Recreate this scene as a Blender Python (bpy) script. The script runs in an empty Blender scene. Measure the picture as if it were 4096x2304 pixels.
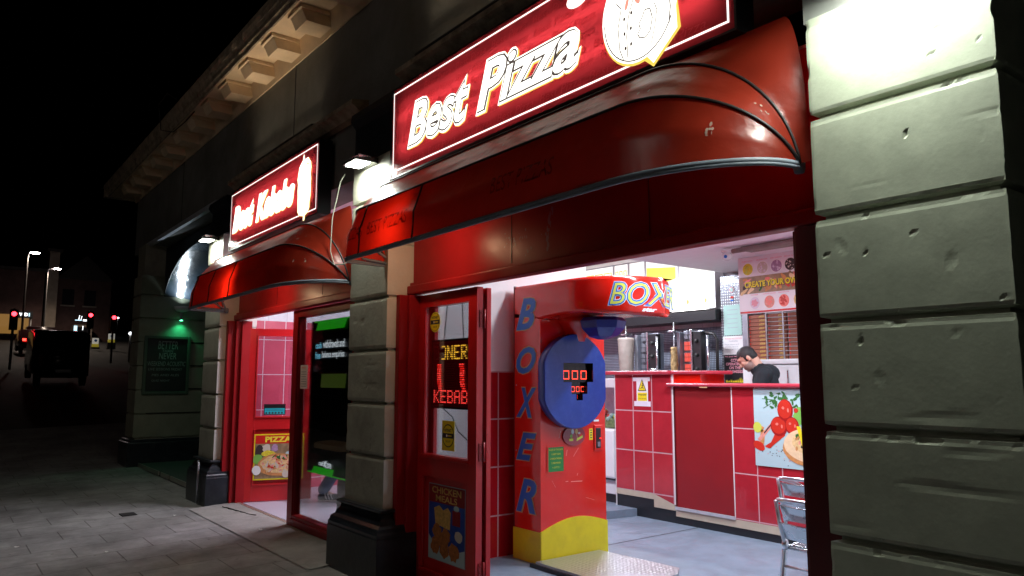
import bpy, bmesh, math, random
from mathutils import Vector, Matrix, noise
R = math.radians
random.seed(7)
scene = bpy.context.scene
COL = scene.collection

# ---------------------------------------------------------------- camera
F_PX, W_PX = 3000.0, 4096.0
pitch, yaw, roll = R(6.94), R(52.52), R(0.04)
fwd = Vector((-math.sin(yaw) * math.cos(pitch), math.cos(yaw) * math.cos(pitch), math.sin(pitch)))
rt = Vector((math.cos(yaw), math.sin(yaw), 0))
upv = rt.cross(fwd)
rt2 = rt * math.cos(roll) + upv * math.sin(roll)
up2 = -rt * math.sin(roll) + upv * math.cos(roll)
cam = bpy.data.cameras.new('camera')
cam.sensor_width = 36.0
cam.lens = F_PX * 36.0 / W_PX
cam.clip_start, cam.clip_end = 0.05, 500
co = bpy.data.objects.new('camera', cam)
co.matrix_world = Matrix(((rt2.x, up2.x, -fwd.x, 0), (rt2.y, up2.y, -fwd.y, 0), (rt2.z, up2.z, -fwd.z, 1.55), (0, 0, 0, 1)))
COL.objects.link(co)
scene.camera = co

# ---------------------------------------------------------------- world: night sky
world = bpy.data.worlds.new('World')
scene.world = world
world.use_nodes = True
wn = world.node_tree.nodes
sky = wn.new('ShaderNodeTexSky')
sky.sky_type = 'NISHITA'
sky.sun_disc = False
sky.sun_elevation = R(-9.0)
sky.sun_rotation = R(200)
wn['Background'].inputs['Strength'].default_value = 0.10
world.node_tree.links.new(sky.outputs[0], wn['Background'].inputs['Color'])

scene.render.engine = 'CYCLES'
scene.cycles.use_denoising = True
scene.cycles.max_bounces = 8
scene.cycles.transparent_max_bounces = 12
scene.cycles.sample_clamp_indirect = 6.0
scene.cycles.caustics_reflective = False
scene.cycles.caustics_refractive = False
scene.view_settings.view_transform = 'Standard'
scene.view_settings.look = 'None'
scene.view_settings.gamma = 1.0
scene.view_settings.use_curve_mapping = False
scene.view_settings.exposure = 0.0

# ---------------------------------------------------------------- materials
MATS = {}

def mat(name, col=(.5, .5, .5), rough=.5, metal=0., var=0., vscale=6., bump=0., bscale=40., coat=0., emit=None, estr=0.,
        bdetail=6., dirt=None, dscale=2.5, damt=.5, coatrough=.1, spec=None, rvar=0.):
    m = bpy.data.materials.new(name)
    m.use_nodes = True
    nt = m.node_tree
    N, L = nt.nodes, nt.links
    b = N['Principled BSDF']
    b.inputs['Base Color'].default_value = (*col, 1)
    b.inputs['Roughness'].default_value = rough
    b.inputs['Metallic'].default_value = metal
    if spec is not None:
        b.inputs['Specular IOR Level'].default_value = spec
    b.inputs['Coat Weight'].default_value = coat
    b.inputs['Coat Roughness'].default_value = coatrough
    tc = N.new('ShaderNodeTexCoord')
    src = None
    if var > 0 or dirt:
        n = N.new('ShaderNodeTexNoise')
        n.inputs['Scale'].default_value = vscale
        n.inputs['Detail'].default_value = 8
        n.inputs['Roughness'].default_value = .65
        L.new(tc.outputs['Object'], n.inputs['Vector'])
        mr = N.new('ShaderNodeMapRange')
        mr.inputs['From Min'].default_value = .3
        mr.inputs['From Max'].default_value = .7
        mr.inputs['To Min'].default_value = 1 - var
        mr.inputs['To Max'].default_value = 1 + var
        L.new(n.outputs['Fac'], mr.inputs['Value'])
        mx = N.new('ShaderNodeVectorMath')
        mx.operation = 'SCALE'
        mx.inputs[0].default_value = col
        L.new(mr.outputs[0], mx.inputs['Scale'])
        src = mx.outputs[0]
        if dirt:
            n2 = N.new('ShaderNodeTexNoise')
            n2.inputs['Scale'].default_value = dscale
            n2.inputs['Detail'].default_value = 10
            n2.inputs['Roughness'].default_value = .7
            L.new(tc.outputs['Object'], n2.inputs['Vector'])
            m2 = N.new('ShaderNodeMapRange')
            m2.inputs['From Min'].default_value = .48
            m2.inputs['From Max'].default_value = .72
            m2.inputs['To Max'].default_value = damt
            L.new(n2.outputs['Fac'], m2.inputs['Value'])
            mm = N.new('ShaderNodeMix')
            mm.data_type = 'RGBA'
            L.new(m2.outputs[0], mm.inputs[0])
            L.new(src, mm.inputs[6])
            mm.inputs[7].default_value = (*dirt, 1)
            src = mm.outputs[2]
        L.new(src, b.inputs['Base Color'])
    if rvar > 0:
        n = N.new('ShaderNodeTexNoise')
        n.inputs['Scale'].default_value = 7
        n.inputs['Detail'].default_value = 8
        L.new(tc.outputs['Object'], n.inputs['Vector'])
        mr = N.new('ShaderNodeMapRange')
        mr.inputs['From Min'].default_value = .3
        mr.inputs['From Max'].default_value = .7
        mr.inputs['To Min'].default_value = max(.03, rough - rvar)
        mr.inputs['To Max'].default_value = rough + rvar
        L.new(n.outputs['Fac'], mr.inputs['Value'])
        L.new(mr.outputs[0], b.inputs['Roughness'])
    if bump > 0:
        n = N.new('ShaderNodeTexNoise')
        n.inputs['Scale'].default_value = bscale
        n.inputs['Detail'].default_value = bdetail
        L.new(tc.outputs['Object'], n.inputs['Vector'])
        bp = N.new('ShaderNodeBump')
        bp.inputs['Strength'].default_value = 1
        bp.inputs['Distance'].default_value = bump
        L.new(n.outputs['Fac'], bp.inputs['Height'])
        L.new(bp.outputs[0], b.inputs['Normal'])
    if emit:
        b.inputs['Emission Color'].default_value = (*emit, 1)
        b.inputs['Emission Strength'].default_value = estr
    MATS[name] = m
    return m

def brickmat(name, axes, w, h, c1, c2, mortar, msize, off=0., org=(0, 0), rough=.3, bump=.002, var=.12, coat=0., squash=1.0, dirt=.0, fine=0.):
    """tiles or slabs: axes picks which object axes run along the rows and up the courses"""
    m = bpy.data.materials.new(name)
    m.use_nodes = True
    nt = m.node_tree
    N, L = nt.nodes, nt.links
    b = N['Principled BSDF']
    b.inputs['Roughness'].default_value = rough
    b.inputs['Coat Weight'].default_value = coat
    tc = N.new('ShaderNodeTexCoord')
    sp = N.new('ShaderNodeSeparateXYZ')
    L.new(tc.outputs['Object'], sp.inputs[0])
    cb = N.new('ShaderNodeCombineXYZ')
    for i in (0, 1):
        a = N.new('ShaderNodeMath')
        a.operation = 'SUBTRACT'
        L.new(sp.outputs[axes[i]], a.inputs[0])
        a.inputs[1].default_value = org[i]
        L.new(a.outputs[0], cb.inputs[i])
    br = N.new('ShaderNodeTexBrick')
    br.offset = off
    br.squash = squash
    br.inputs['Scale'].default_value = 1
    br.inputs['Brick Width'].default_value = w
    br.inputs['Row Height'].default_value = h
    br.inputs['Mortar Size'].default_value = msize
    br.inputs['Mortar Smooth'].default_value = .1
    br.inputs['Bias'].default_value = 0
    br.inputs['Color1'].default_value = (*c1, 1)
    br.inputs['Color2'].default_value = (*c2, 1)
    br.inputs['Mortar'].default_value = (*mortar, 1)
    L.new(cb.outputs[0], br.inputs['Vector'])
    n = N.new('ShaderNodeTexNoise')
    n.inputs['Scale'].default_value = 5
    n.inputs['Detail'].default_value = 9
    n.inputs['Roughness'].default_value = .7
    L.new(tc.outputs['Object'], n.inputs['Vector'])
    mr = N.new('ShaderNodeMapRange')
    mr.inputs['From Min'].default_value = .3
    mr.inputs['From Max'].default_value = .7
    mr.inputs['To Min'].default_value = 1 - var
    mr.inputs['To Max'].default_value = 1 + var
    L.new(n.outputs['Fac'], mr.inputs['Value'])
    mx = N.new('ShaderNodeVectorMath')
    mx.operation = 'SCALE'
    L.new(br.outputs['Color'], mx.inputs[0])
    L.new(mr.outputs[0], mx.inputs['Scale'])
    L.new(mx.outputs[0], b.inputs['Base Color'])
    if fine > 0:
        vo = N.new('ShaderNodeTexVoronoi'); vo.inputs['Scale'].default_value = 5.5
        L.new(tc.outputs['Object'], vo.inputs['Vector'])
        vr = N.new('ShaderNodeMapRange'); vr.inputs['From Min'].default_value = .05; vr.inputs['From Max'].default_value = .085; vr.inputs['To Min'].default_value = .45
        L.new(vo.outputs['Distance'], vr.inputs['Value'])
        n4 = N.new('ShaderNodeTexNoise'); n4.inputs['Scale'].default_value = 1.1; n4.inputs['Detail'].default_value = 7
        L.new(tc.outputs['Object'], n4.inputs['Vector'])
        v4 = N.new('ShaderNodeMapRange'); v4.inputs['From Min'].default_value = .35; v4.inputs['From Max'].default_value = .65; v4.inputs['To Min'].default_value = .65; v4.inputs['To Max'].default_value = 1.15
        L.new(n4.outputs['Fac'], v4.inputs['Value'])
        mm4 = N.new('ShaderNodeMath'); mm4.operation = 'MULTIPLY'
        L.new(vr.outputs[0], mm4.inputs[0]); L.new(v4.outputs[0], mm4.inputs[1])
        mx2 = N.new('ShaderNodeVectorMath'); mx2.operation = 'SCALE'
        L.new(mx.outputs[0], mx2.inputs[0]); L.new(mm4.outputs[0], mx2.inputs['Scale'])
        L.new(mx2.outputs[0], b.inputs['Base Color'])
    inv = N.new('ShaderNodeMath')
    inv.operation = 'SUBTRACT'
    inv.inputs[0].default_value = 1
    L.new(br.outputs['Fac'], inv.inputs[1])
    h_out = inv.outputs[0]
    if fine > 0:
        n3 = N.new('ShaderNodeTexNoise')
        n3.inputs['Scale'].default_value = 90
        n3.inputs['Detail'].default_value = 6
        L.new(tc.outputs['Object'], n3.inputs['Vector'])
        ma = N.new('ShaderNodeMath')
        ma.operation = 'MULTIPLY_ADD'
        L.new(n3.outputs['Fac'], ma.inputs[0])
        ma.inputs[1].default_value = fine
        L.new(h_out, ma.inputs[2])
        h_out = ma.outputs[0]
    bp = N.new('ShaderNodeBump')
    bp.inputs['Distance'].default_value = bump
    L.new(h_out, bp.inputs['Height'])
    L.new(bp.outputs[0], b.inputs['Normal'])
    MATS[name] = m
    return m

def glassmat(name, tint=(.93, .96, .97), refl=.07):
    m = bpy.data.materials.new(name)
    m.use_nodes = True
    N, L = m.node_tree.nodes, m.node_tree.links
    N.remove(N['Principled BSDF'])
    t = N.new('ShaderNodeBsdfTransparent')
    t.inputs[0].default_value = (*tint, 1)
    g = N.new('ShaderNodeBsdfGlossy')
    g.inputs['Roughness'].default_value = .02
    lw = N.new('ShaderNodeLayerWeight')
    lw.inputs['Blend'].default_value = .25
    mr = N.new('ShaderNodeMapRange')
    mr.inputs['To Min'].default_value = refl * .6
    mr.inputs['To Max'].default_value = .6
    L.new(lw.outputs['Fresnel'], mr.inputs['Value'])
    mx = N.new('ShaderNodeMixShader')
    L.new(mr.outputs[0], mx.inputs[0])
    L.new(t.outputs[0], mx.inputs[1])
    L.new(g.outputs[0], mx.inputs[2])
    L.new(mx.outputs[0], N['Material Output'].inputs['Surface'])
    MATS[name] = m

def vinylmat(name, col, trans, tfac, rough=.28, gloss=.5):
    """coated cloth or acrylic that lets some light through"""
    m = bpy.data.materials.new(name)
    m.use_nodes = True
    N, L = m.node_tree.nodes, m.node_tree.links
    b = N['Principled BSDF']
    b.inputs['Roughness'].default_value = rough
    b.inputs['Specular IOR Level'].default_value = gloss
    b.inputs['Base Color'].default_value = (*col, 1)
    tc = N.new('ShaderNodeTexCoord')
    n = N.new('ShaderNodeTexNoise')
    n.inputs['Scale'].default_value = 5
    n.inputs['Detail'].default_value = 8
    L.new(tc.outputs['Object'], n.inputs['Vector'])
    bp = N.new('ShaderNodeBump')
    bp.inputs['Distance'].default_value = .012
    L.new(n.outputs['Fac'], bp.inputs['Height'])
    L.new(bp.outputs[0], b.inputs['Normal'])
    mr = N.new('ShaderNodeMapRange')
    mr.inputs['From Min'].default_value = .3
    mr.inputs['From Max'].default_value = .7
    mr.inputs['To Min'].default_value = .75
    mr.inputs['To Max'].default_value = 1.2
    L.new(n.outputs['Fac'], mr.inputs['Value'])
    mx = N.new('ShaderNodeVectorMath')
    mx.operation = 'SCALE'
    mx.inputs[0].default_value = col
    L.new(mr.outputs[0], mx.inputs['Scale'])
    L.new(mx.outputs[0], b.inputs['Base Color'])
    t = N.new('ShaderNodeBsdfTranslucent')
    t.inputs[0].default_value = (*trans, 1)
    ms = N.new('ShaderNodeMixShader')
    ms.inputs[0].default_value = tfac
    L.new(b.outputs[0], ms.inputs[1])
    L.new(t.outputs[0], ms.inputs[2])
    L.new(ms.outputs[0], N['Material Output'].inputs['Surface'])
    MATS[name] = m

def em(name, col, s):
    mat(name, (0.02, 0.02, 0.02), .5, emit=col, estr=s)

mat('stone_cream', (.37, .40, .31), .5, var=.13, vscale=9, bump=.0009, bscale=45, bdetail=14, dirt=(.30, .33, .25), dscale=3.2, damt=.35)
mat('stone_grey', (.36, .35, .275), .6, var=.12, vscale=3, bump=.002, bscale=40, dirt=(.10, .10, .08), dscale=4, damt=.5)
mat('reveal_paint', (.72, .72, .66), .5, var=.06, bump=.002, bscale=30)
mat('wall_dark', (.20, .205, .19), .8, var=.22, vscale=1.6, bump=.003, bscale=30, dirt=(.08, .08, .07), dscale=1.3, damt=.6)
mat('soffit_cream', (.82, .64, .42), .7, var=.12, vscale=4, bump=.002)
mat('gutter_old', (.42, .34, .24), .7, var=.35, vscale=9, bump=.006, bscale=22, dirt=(.06, .05, .04), dscale=6, damt=.8)
mat('black_paint', (.012, .016, .022), .28, var=.3, vscale=8, bump=.0015, bscale=18, dirt=(.05, .055, .06), dscale=7, damt=.5)
mat('capital_black', (.012, .016, .022), .5, var=.3, vscale=5, bump=.002)
mat('red_paint', (.34, .012, .016), .36, var=.15, vscale=5, bump=.0008, bscale=14, coat=0, dirt=(.22, .008, .010), dscale=5, damt=.5, rvar=.08, spec=.18)
mat('red_door', (.55, .014, .018), .3, var=.1, vscale=5, bump=.0008, bscale=18, coat=.25)
mat('dark_red', (.10, .006, .010), .35, var=.15, coat=.1)
mat('white_paint', (.80, .80, .80), .45, var=.04, bump=.0008)
mat('white_gloss', (.78, .80, .82), .2, var=.03)
mat('ceiling_white', (.88, .86, .90), .7, var=.03)
mat('metal', (.62, .64, .67), .25, 1.0, var=.1, rvar=.08)
mat('steel_dark', (.33, .35, .40), .42, .8, var=.2)
mat('alu', (.72, .75, .80), .28, 1.0)
mat('black', (.012, .012, .014), .4, var=.2)
mat('black_gloss', (.008, .008, .010), .12)
mat('rubber', (.02, .02, .02), .7)
mat('hinge_red', (.34, .012, .015), .35)
mat('pipe_white', (.6, .6, .58), .4)
mat('rail_white', (.55, .57, .62), .4, .2, var=.15)
mat('streak_tint', (.26, .07, .12), .3)
mat('scratch', (.85, .30, .24), .3)
mat('scuff', (.42, .26, .22), .45)
mat('rail_dull', (.22, .25, .30), .5, var=.2)
mat('rib_black', (.02, .018, .018), .45)
vinylmat('awning_red', (.31, .028, .012), (.80, .02, .008), .38, .30, .8)
vinylmat('patch_red', (.22, .01, .006), (.25, .006, .004), .3, .35, .5)
vinylmat('sign_red', (.36, .010, .016), (.50, .125, .14), .6, .15, .5)
vinylmat('sign_pattern', (.44, .03, .04), (.62, .21, .23), .6, .15, .5)
em('letter_white', (1, .96, .86), 2.2)
em('letter_edge', (1, .72, .12), 1.1)
em('line_grey', (.30, .22, .20), .25)
em('line_cloth', (1.0, .40, .30), 1.0)
em('sign_line', (1, .90, .86), 1.6)
em('tube_light', (1, .97, .95), 9)
em('sign_tube', (1, .93, .90), 58)
em('added_batten_glow', (1, .80, .58), 3)
em('lens_white', (.95, 1, .90), 32)
em('bulb_warm', (1, .85, .7), 8)
em('menu_glow', (1, .98, .93), 1.35)
em('menu_orange', (1, .62, .18), 1.1)
em('menu_yellow', (1, .85, .12), 1.2)
em('menu_text', (.95, .55, .45), .9)
em('menu_blue', (.2, .5, .8), .7)
em('led_red', (1, .015, .01), 2.0)
em('led_pink', (1, .05, .04), 3.0)
em('led_yellow', (1, .50, .04), 2.4)
mat('led_off', (.30, .03, .025), .3)
mat('led_board', (.02, .003, .004), .25, emit=(.5, .0, .01), estr=.05)
em('seg_red', (1, .06, .03), 2.4)
em('burner_red', (1, .10, .07), .9)
em('green_lamp', (.1, 1, .45), 14)
em('street_led', (1, .86, .82), 130)
em('signal_red', (1, .02, .03), 14)
em('tail_red', (1, .03, .02), 8)
em('far_white', (.9, .95, 1), 3)
em('far_blue', (.55, .85, 1), 1.6)
em('far_warm', (1, .50, .12), .22)
em('atm_text', (.9, .95, 1), 1.1)
em('atm_cyan', (.25, .75, 1), 1.0)
em('atm_screen', (.10, .15, .02), .35)
mat('atm_green', (.02, .62, .01), .35, emit=(.02, .9, .01), estr=.30)
mat('tan_tray', (.62, .42, .22), .45)
mat('boxer_red', (.70, .014, .006), .16, var=.04, coat=.6, dirt=(.75, .10, .06), dscale=11, damt=.18)
mat('boxer_yellow', (.75, .62, .01), .3, var=.08, dirt=(.5, .38, .02), dscale=9, damt=.3)
mat('boxer_blue', (.006, .040, .30), .28, var=.12, coat=.3, dirt=(.10, .16, .5), dscale=12, damt=.2)
mat('ball_blue', (.01, .03, .30), .35, var=.2)
mat('letter_blue', (.015, .16, .62), .3)
mat('letter_cyan', (.12, .42, .62), .3)
mat('letter_gold', (.62, .45, .16), .35)
mat('letter_lime', (.60, .68, .10), .3)
mat('letter_pale', (.7, .78, .85), .3)
mat('glove_purple', (.30, .03, .05), .15, coat=.8)
mat('green_plate', (.02, .24, .06), .35)
mat('yellow_text', (.85, .72, .05), .5)
mat('yellow', (.85, .70, .02), .4)
mat('poster_red', (.62, .02, .015), .35)
mat('poster_white', (.85, .85, .85), .35)
mat('poster_grey', (.80, .78, .82), .3, var=.12, vscale=2.5)
mat('poster_lilac', (.84, .82, .86), .3)
mat('poster_brown', (.30, .20, .11), .35, var=.4, vscale=9)
mat('poster_blue', (.02, .07, .42), .4, var=.4, vscale=6)
mat('poster_ice', (.45, .62, .66), .4)
mat('crust', (.62, .27, .09), .5, var=.25, vscale=30)
mat('crust_pale', (.85, .62, .38), .5, var=.1, vscale=30)
mat('cheese', (.78, .55, .26), .5, var=.25, vscale=40)
mat('tomato', (.60, .035, .02), .3, var=.1)
mat('tomato_dark', (.36, .012, .012), .35)
mat('tomato_hi', (.90, .22, .18), .3)
mat('ham', (.75, .30, .24), .5, var=.2, vscale=40)
mat('herb', (.03, .14, .03), .5, var=.3, vscale=40)
mat('leaf_green', (.20, .48, .08), .5)
mat('mushroom', (.62, .56, .48), .5)
mat('olive_dark', (.05, .03, .03), .5)
mat('corn', (.72, .62, .04), .5, var=.3, vscale=50)
mat('onion', (.42, .26, .42), .5, var=.3, vscale=40)
mat('onion_pale', (.75, .66, .78), .5)
mat('fried', (.42, .15, .04), .6, var=.4, vscale=35)
mat('fries', (.66, .42, .12), .6, var=.3, vscale=40)
mat('pink_text', (.80, .35, .42), .5)
mat('ink', (.04, .04, .05), .5)
mat('ink_grey', (.40, .42, .48), .5)
mat('mint', (.42, .66, .60), .3)
mat('cyan_card', (.02, .42, .50), .35)
mat('meat_pale', (.30, .25, .22), .6, var=.15, bump=.002)
mat('meat_brown', (.36, .24, .10), .55, var=.5, vscale=40, bump=.006, bscale=45)
mat('skin', (.58, .33, .24), .5, var=.06)
mat('lip', (.45, .18, .15), .5)
mat('stubble', (.30, .20, .17), .6, var=.1, vscale=200)
mat('hair', (.018, .015, .016), .6, var=.3, vscale=90, bump=.002, bscale=220)
mat('shirt', (.006, .010, .015), .85, var=.2, bump=.003, bscale=18)
mat('jeans', (.035, .07, .17), .85, var=.3, vscale=18, bump=.002, bscale=60)
mat('jacket', (.30, .05, .07), .8, var=.2)
mat('shoe_dark', (.02, .03, .05), .5)
mat('shoe_white', (.75, .75, .78), .5)
mat('pizza_box', (.30, .085, .045), .6, var=.15, vscale=8)
mat('box_gold', (.62, .42, .10), .45)
mat('box_edge', (.62, .60, .56), .6)
mat('countertop', (.46, .035, .06), .3, var=.15, vscale=10, coat=.2)
mat('counter_panel', (.27, .008, .012), .4, var=.08, vscale=3)
mat('skirt_tile', (.55, .50, .38), .4, var=.1)
mat('skirt_black', (.015, .018, .022), .35)
mat('floor_vinyl', (.21, .28, .36), .42, var=.12, vscale=2.5, bump=.0008, bscale=60, rvar=.14, dirt=(.13, .17, .21), dscale=4, damt=.5)
mat('floor_pale', (.42, .42, .50), .35, var=.05, vscale=2)
mat('floor_joint', (.03, .035, .04), .5)
mat('fridge_glass', (.35, .38, .36), .1, var=.3, vscale=10)
mat('salad', (.20, .26, .10), .4, var=.7, vscale=30, bump=.01, bscale=40)
mat('asphalt', (.045, .043, .042), .75, var=.3, vscale=3, bump=.004, bscale=60)
mat('kerbstone', (.22, .21, .20), .8, var=.2)
mat('apron', (.26, .255, .24), .75, var=.2, vscale=3, bump=.004, bscale=35, dirt=(.09, .085, .075), dscale=4, damt=.6)
mat('brass_strip', (.55, .50, .44), .35, .8)
mat('crack', (.01, .01, .01), .9)
mat('litter', (.6, .6, .56), .7)
mat('van_paint', (.010, .012, .016), .25, coat=.5)
mat('car_paint', (.05, .01, .012), .3, coat=.5)
mat('far_brick', (.10, .055, .05), .85, var=.3, vscale=1.5)
mat('far_stone', (.32, .27, .22), .85, var=.2, vscale=1.2)
mat('far_roof', (.05, .045, .045), .8)
mat('far_window', (.02, .02, .025), .1)
mat('pole_steel', (.35, .34, .33), .5, .4)
mat('bollard_yellow', (.75, .62, .05), .4, emit=(1, .85, .1), estr=.10)
mat('bollard_white', (.8, .8, .75), .4, emit=(1, 1, .9), estr=.18)
mat('pub_stone', (.22, .24, .17), .7, var=.15, vscale=3, bump=.003, bscale=26)
mat('pub_floor', (.055, .065, .06), .5, var=.2)
mat('chalk', (.22, .28, .26), .8)
mat('chalk_board', (.010, .014, .014), .45)
mat('board_frame', (.06, .10, .07), .4)
mat('canopy_black', (.03, .045, .06), .22, var=.3, vscale=4, bump=.010, bscale=6, bdetail=3, coat=.8)
mat('bin_black', (.02, .02, .022), .5)
mat('cable_white', (.34, .34, .28), .6)
mat('cable_black', (.015, .015, .015), .5)
mat('wire_grey', (.45, .47, .50), .3, .7)
mat('duct', (.26, .23, .21), .5, .3, var=.2)
mat('warn_white', (.78, .76, .85), .35)
glassmat('glass')
glassmat('glass_door', (.86, .84, .88), .12)
brickmat('tile_left', (0, 2), .28, .437, (.47, .028, .042), (.40, .020, .034), (.60, .36, .40), .007, org=(-6.2, .33), rough=.22, coat=.3)
brickmat('tile_right', (0, 2), .265, .430, (.44, .022, .036), (.40, .020, .032), (.66, .38, .42), .006, org=(-4.6, .22), rough=.16, coat=.3)
brickmat('tile_side', (1, 2), .30, .405, (.46, .010, .016), (.42, .009, .015), (.62, .40, .42), .006, org=(3.3, .40), rough=.2)
brickmat('tile_pink', (1, 2), .29, .46, (.64, .09, .15), (.60, .085, .14), (.80, .72, .78), .005, org=(3.45, .23), rough=.18)
brickmat('tile_white', (0, 2), .2, .2, (.74, .74, .80), (.76, .76, .8), (.55, .55, .6), .004, rough=.2)
brickmat('tile_white_side', (1, 2), .25, .25, (.74, .74, .80), (.76, .76, .8), (.55, .55, .6), .004, rough=.2)
brickmat('paving', (1, 0), .60, .45, (.275, .275, .27), (.245, .243, .235), (.13, .125, .118), .005, off=.5, org=(.2, .1), rough=.75, bump=.006, var=.28, fine=.35)

def treadmat(name, scale, col=(.55, .58, .64), rough=.25, metal=1.0):
    m = bpy.data.materials.new(name)
    m.use_nodes = True
    N, L = m.node_tree.nodes, m.node_tree.links
    b = N['Principled BSDF']
    b.inputs['Base Color'].default_value = (*col, 1)
    b.inputs['Metallic'].default_value = metal
    b.inputs['Roughness'].default_value = rough
    tc = N.new('ShaderNodeTexCoord')
    sp = N.new('ShaderNodeSeparateXYZ')
    L.new(tc.outputs['Object'], sp.inputs[0])
    outs = []
    for sgn in (1, -1):
        a = N.new('ShaderNodeMath'); a.operation = 'MULTIPLY_ADD'
        L.new(sp.outputs[2], a.inputs[0]); a.inputs[1].default_value = sgn
        s2 = N.new('ShaderNodeMath'); s2.operation = 'ADD'
        L.new(sp.outputs[0], s2.inputs[0]); L.new(sp.outputs[1], s2.inputs[1])
        L.new(s2.outputs[0], a.inputs[2])
        k = N.new('ShaderNodeMath'); k.operation = 'MULTIPLY'; k.inputs[1].default_value = scale
        L.new(a.outputs[0], k.inputs[0])
        s = N.new('ShaderNodeMath'); s.operation = 'SINE'
        L.new(k.outputs[0], s.inputs[0])
        outs.append(s.outputs[0])
    p = N.new('ShaderNodeMath'); p.operation = 'MULTIPLY'
    L.new(outs[0], p.inputs[0]); L.new(outs[1], p.inputs[1])
    mr = N.new('ShaderNodeMapRange')
    mr.inputs['From Min'].default_value = .1
    mr.inputs['From Max'].default_value = .7
    L.new(p.outputs[0], mr.inputs['Value'])
    bp = N.new('ShaderNodeBump'); bp.inputs['Distance'].default_value = .006
    L.new(mr.outputs[0], bp.inputs['Height']); L.new(bp.outputs[0], b.inputs['Normal'])
    cr = N.new('ShaderNodeMix'); cr.data_type = 'RGBA'
    L.new(mr.outputs[0], cr.inputs[0])
    cr.inputs[6].default_value = (*[c * .45 for c in col], 1)
    cr.inputs[7].default_value = (*[min(1, c * 1.35) for c in col], 1)
    L.new(cr.outputs[2], b.inputs['Base Color'])
    MATS[name] = m
treadmat('tread_wall', 120, (.36, .42, .52), .45, .3)
treadmat('tread_bright', 85, (.66, .72, .80), .3)

def chequermat():
    m = bpy.data.materials.new('tread_floor')
    m.use_nodes = True
    N, L = m.node_tree.nodes, m.node_tree.links
    b = N['Principled BSDF']
    b.inputs['Metallic'].default_value = .8
    b.inputs['Roughness'].default_value = .32
    tc = N.new('ShaderNodeTexCoord')
    w = N.new('ShaderNodeTexVoronoi')
    w.inputs['Scale'].default_value = 26
    w.inputs['Randomness'].default_value = .15
    L.new(tc.outputs['Object'], w.inputs['Vector'])
    mr = N.new('ShaderNodeMapRange')
    mr.inputs['From Min'].default_value = .15
    mr.inputs['From Max'].default_value = .5
    mr.inputs['To Min'].default_value = 1
    mr.inputs['To Max'].default_value = 0
    L.new(w.outputs['Distance'], mr.inputs['Value'])
    bp = N.new('ShaderNodeBump'); bp.inputs['Distance'].default_value = .004
    L.new(mr.outputs[0], bp.inputs['Height']); L.new(bp.outputs[0], b.inputs['Normal'])
    b.inputs['Base Color'].default_value = (.50, .54, .57, 1)
    MATS['tread_floor'] = m
chequermat()
MATS['scuffed_steel'] = mat('scuffed_steel', (.55, .58, .6), .35, .9)

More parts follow.
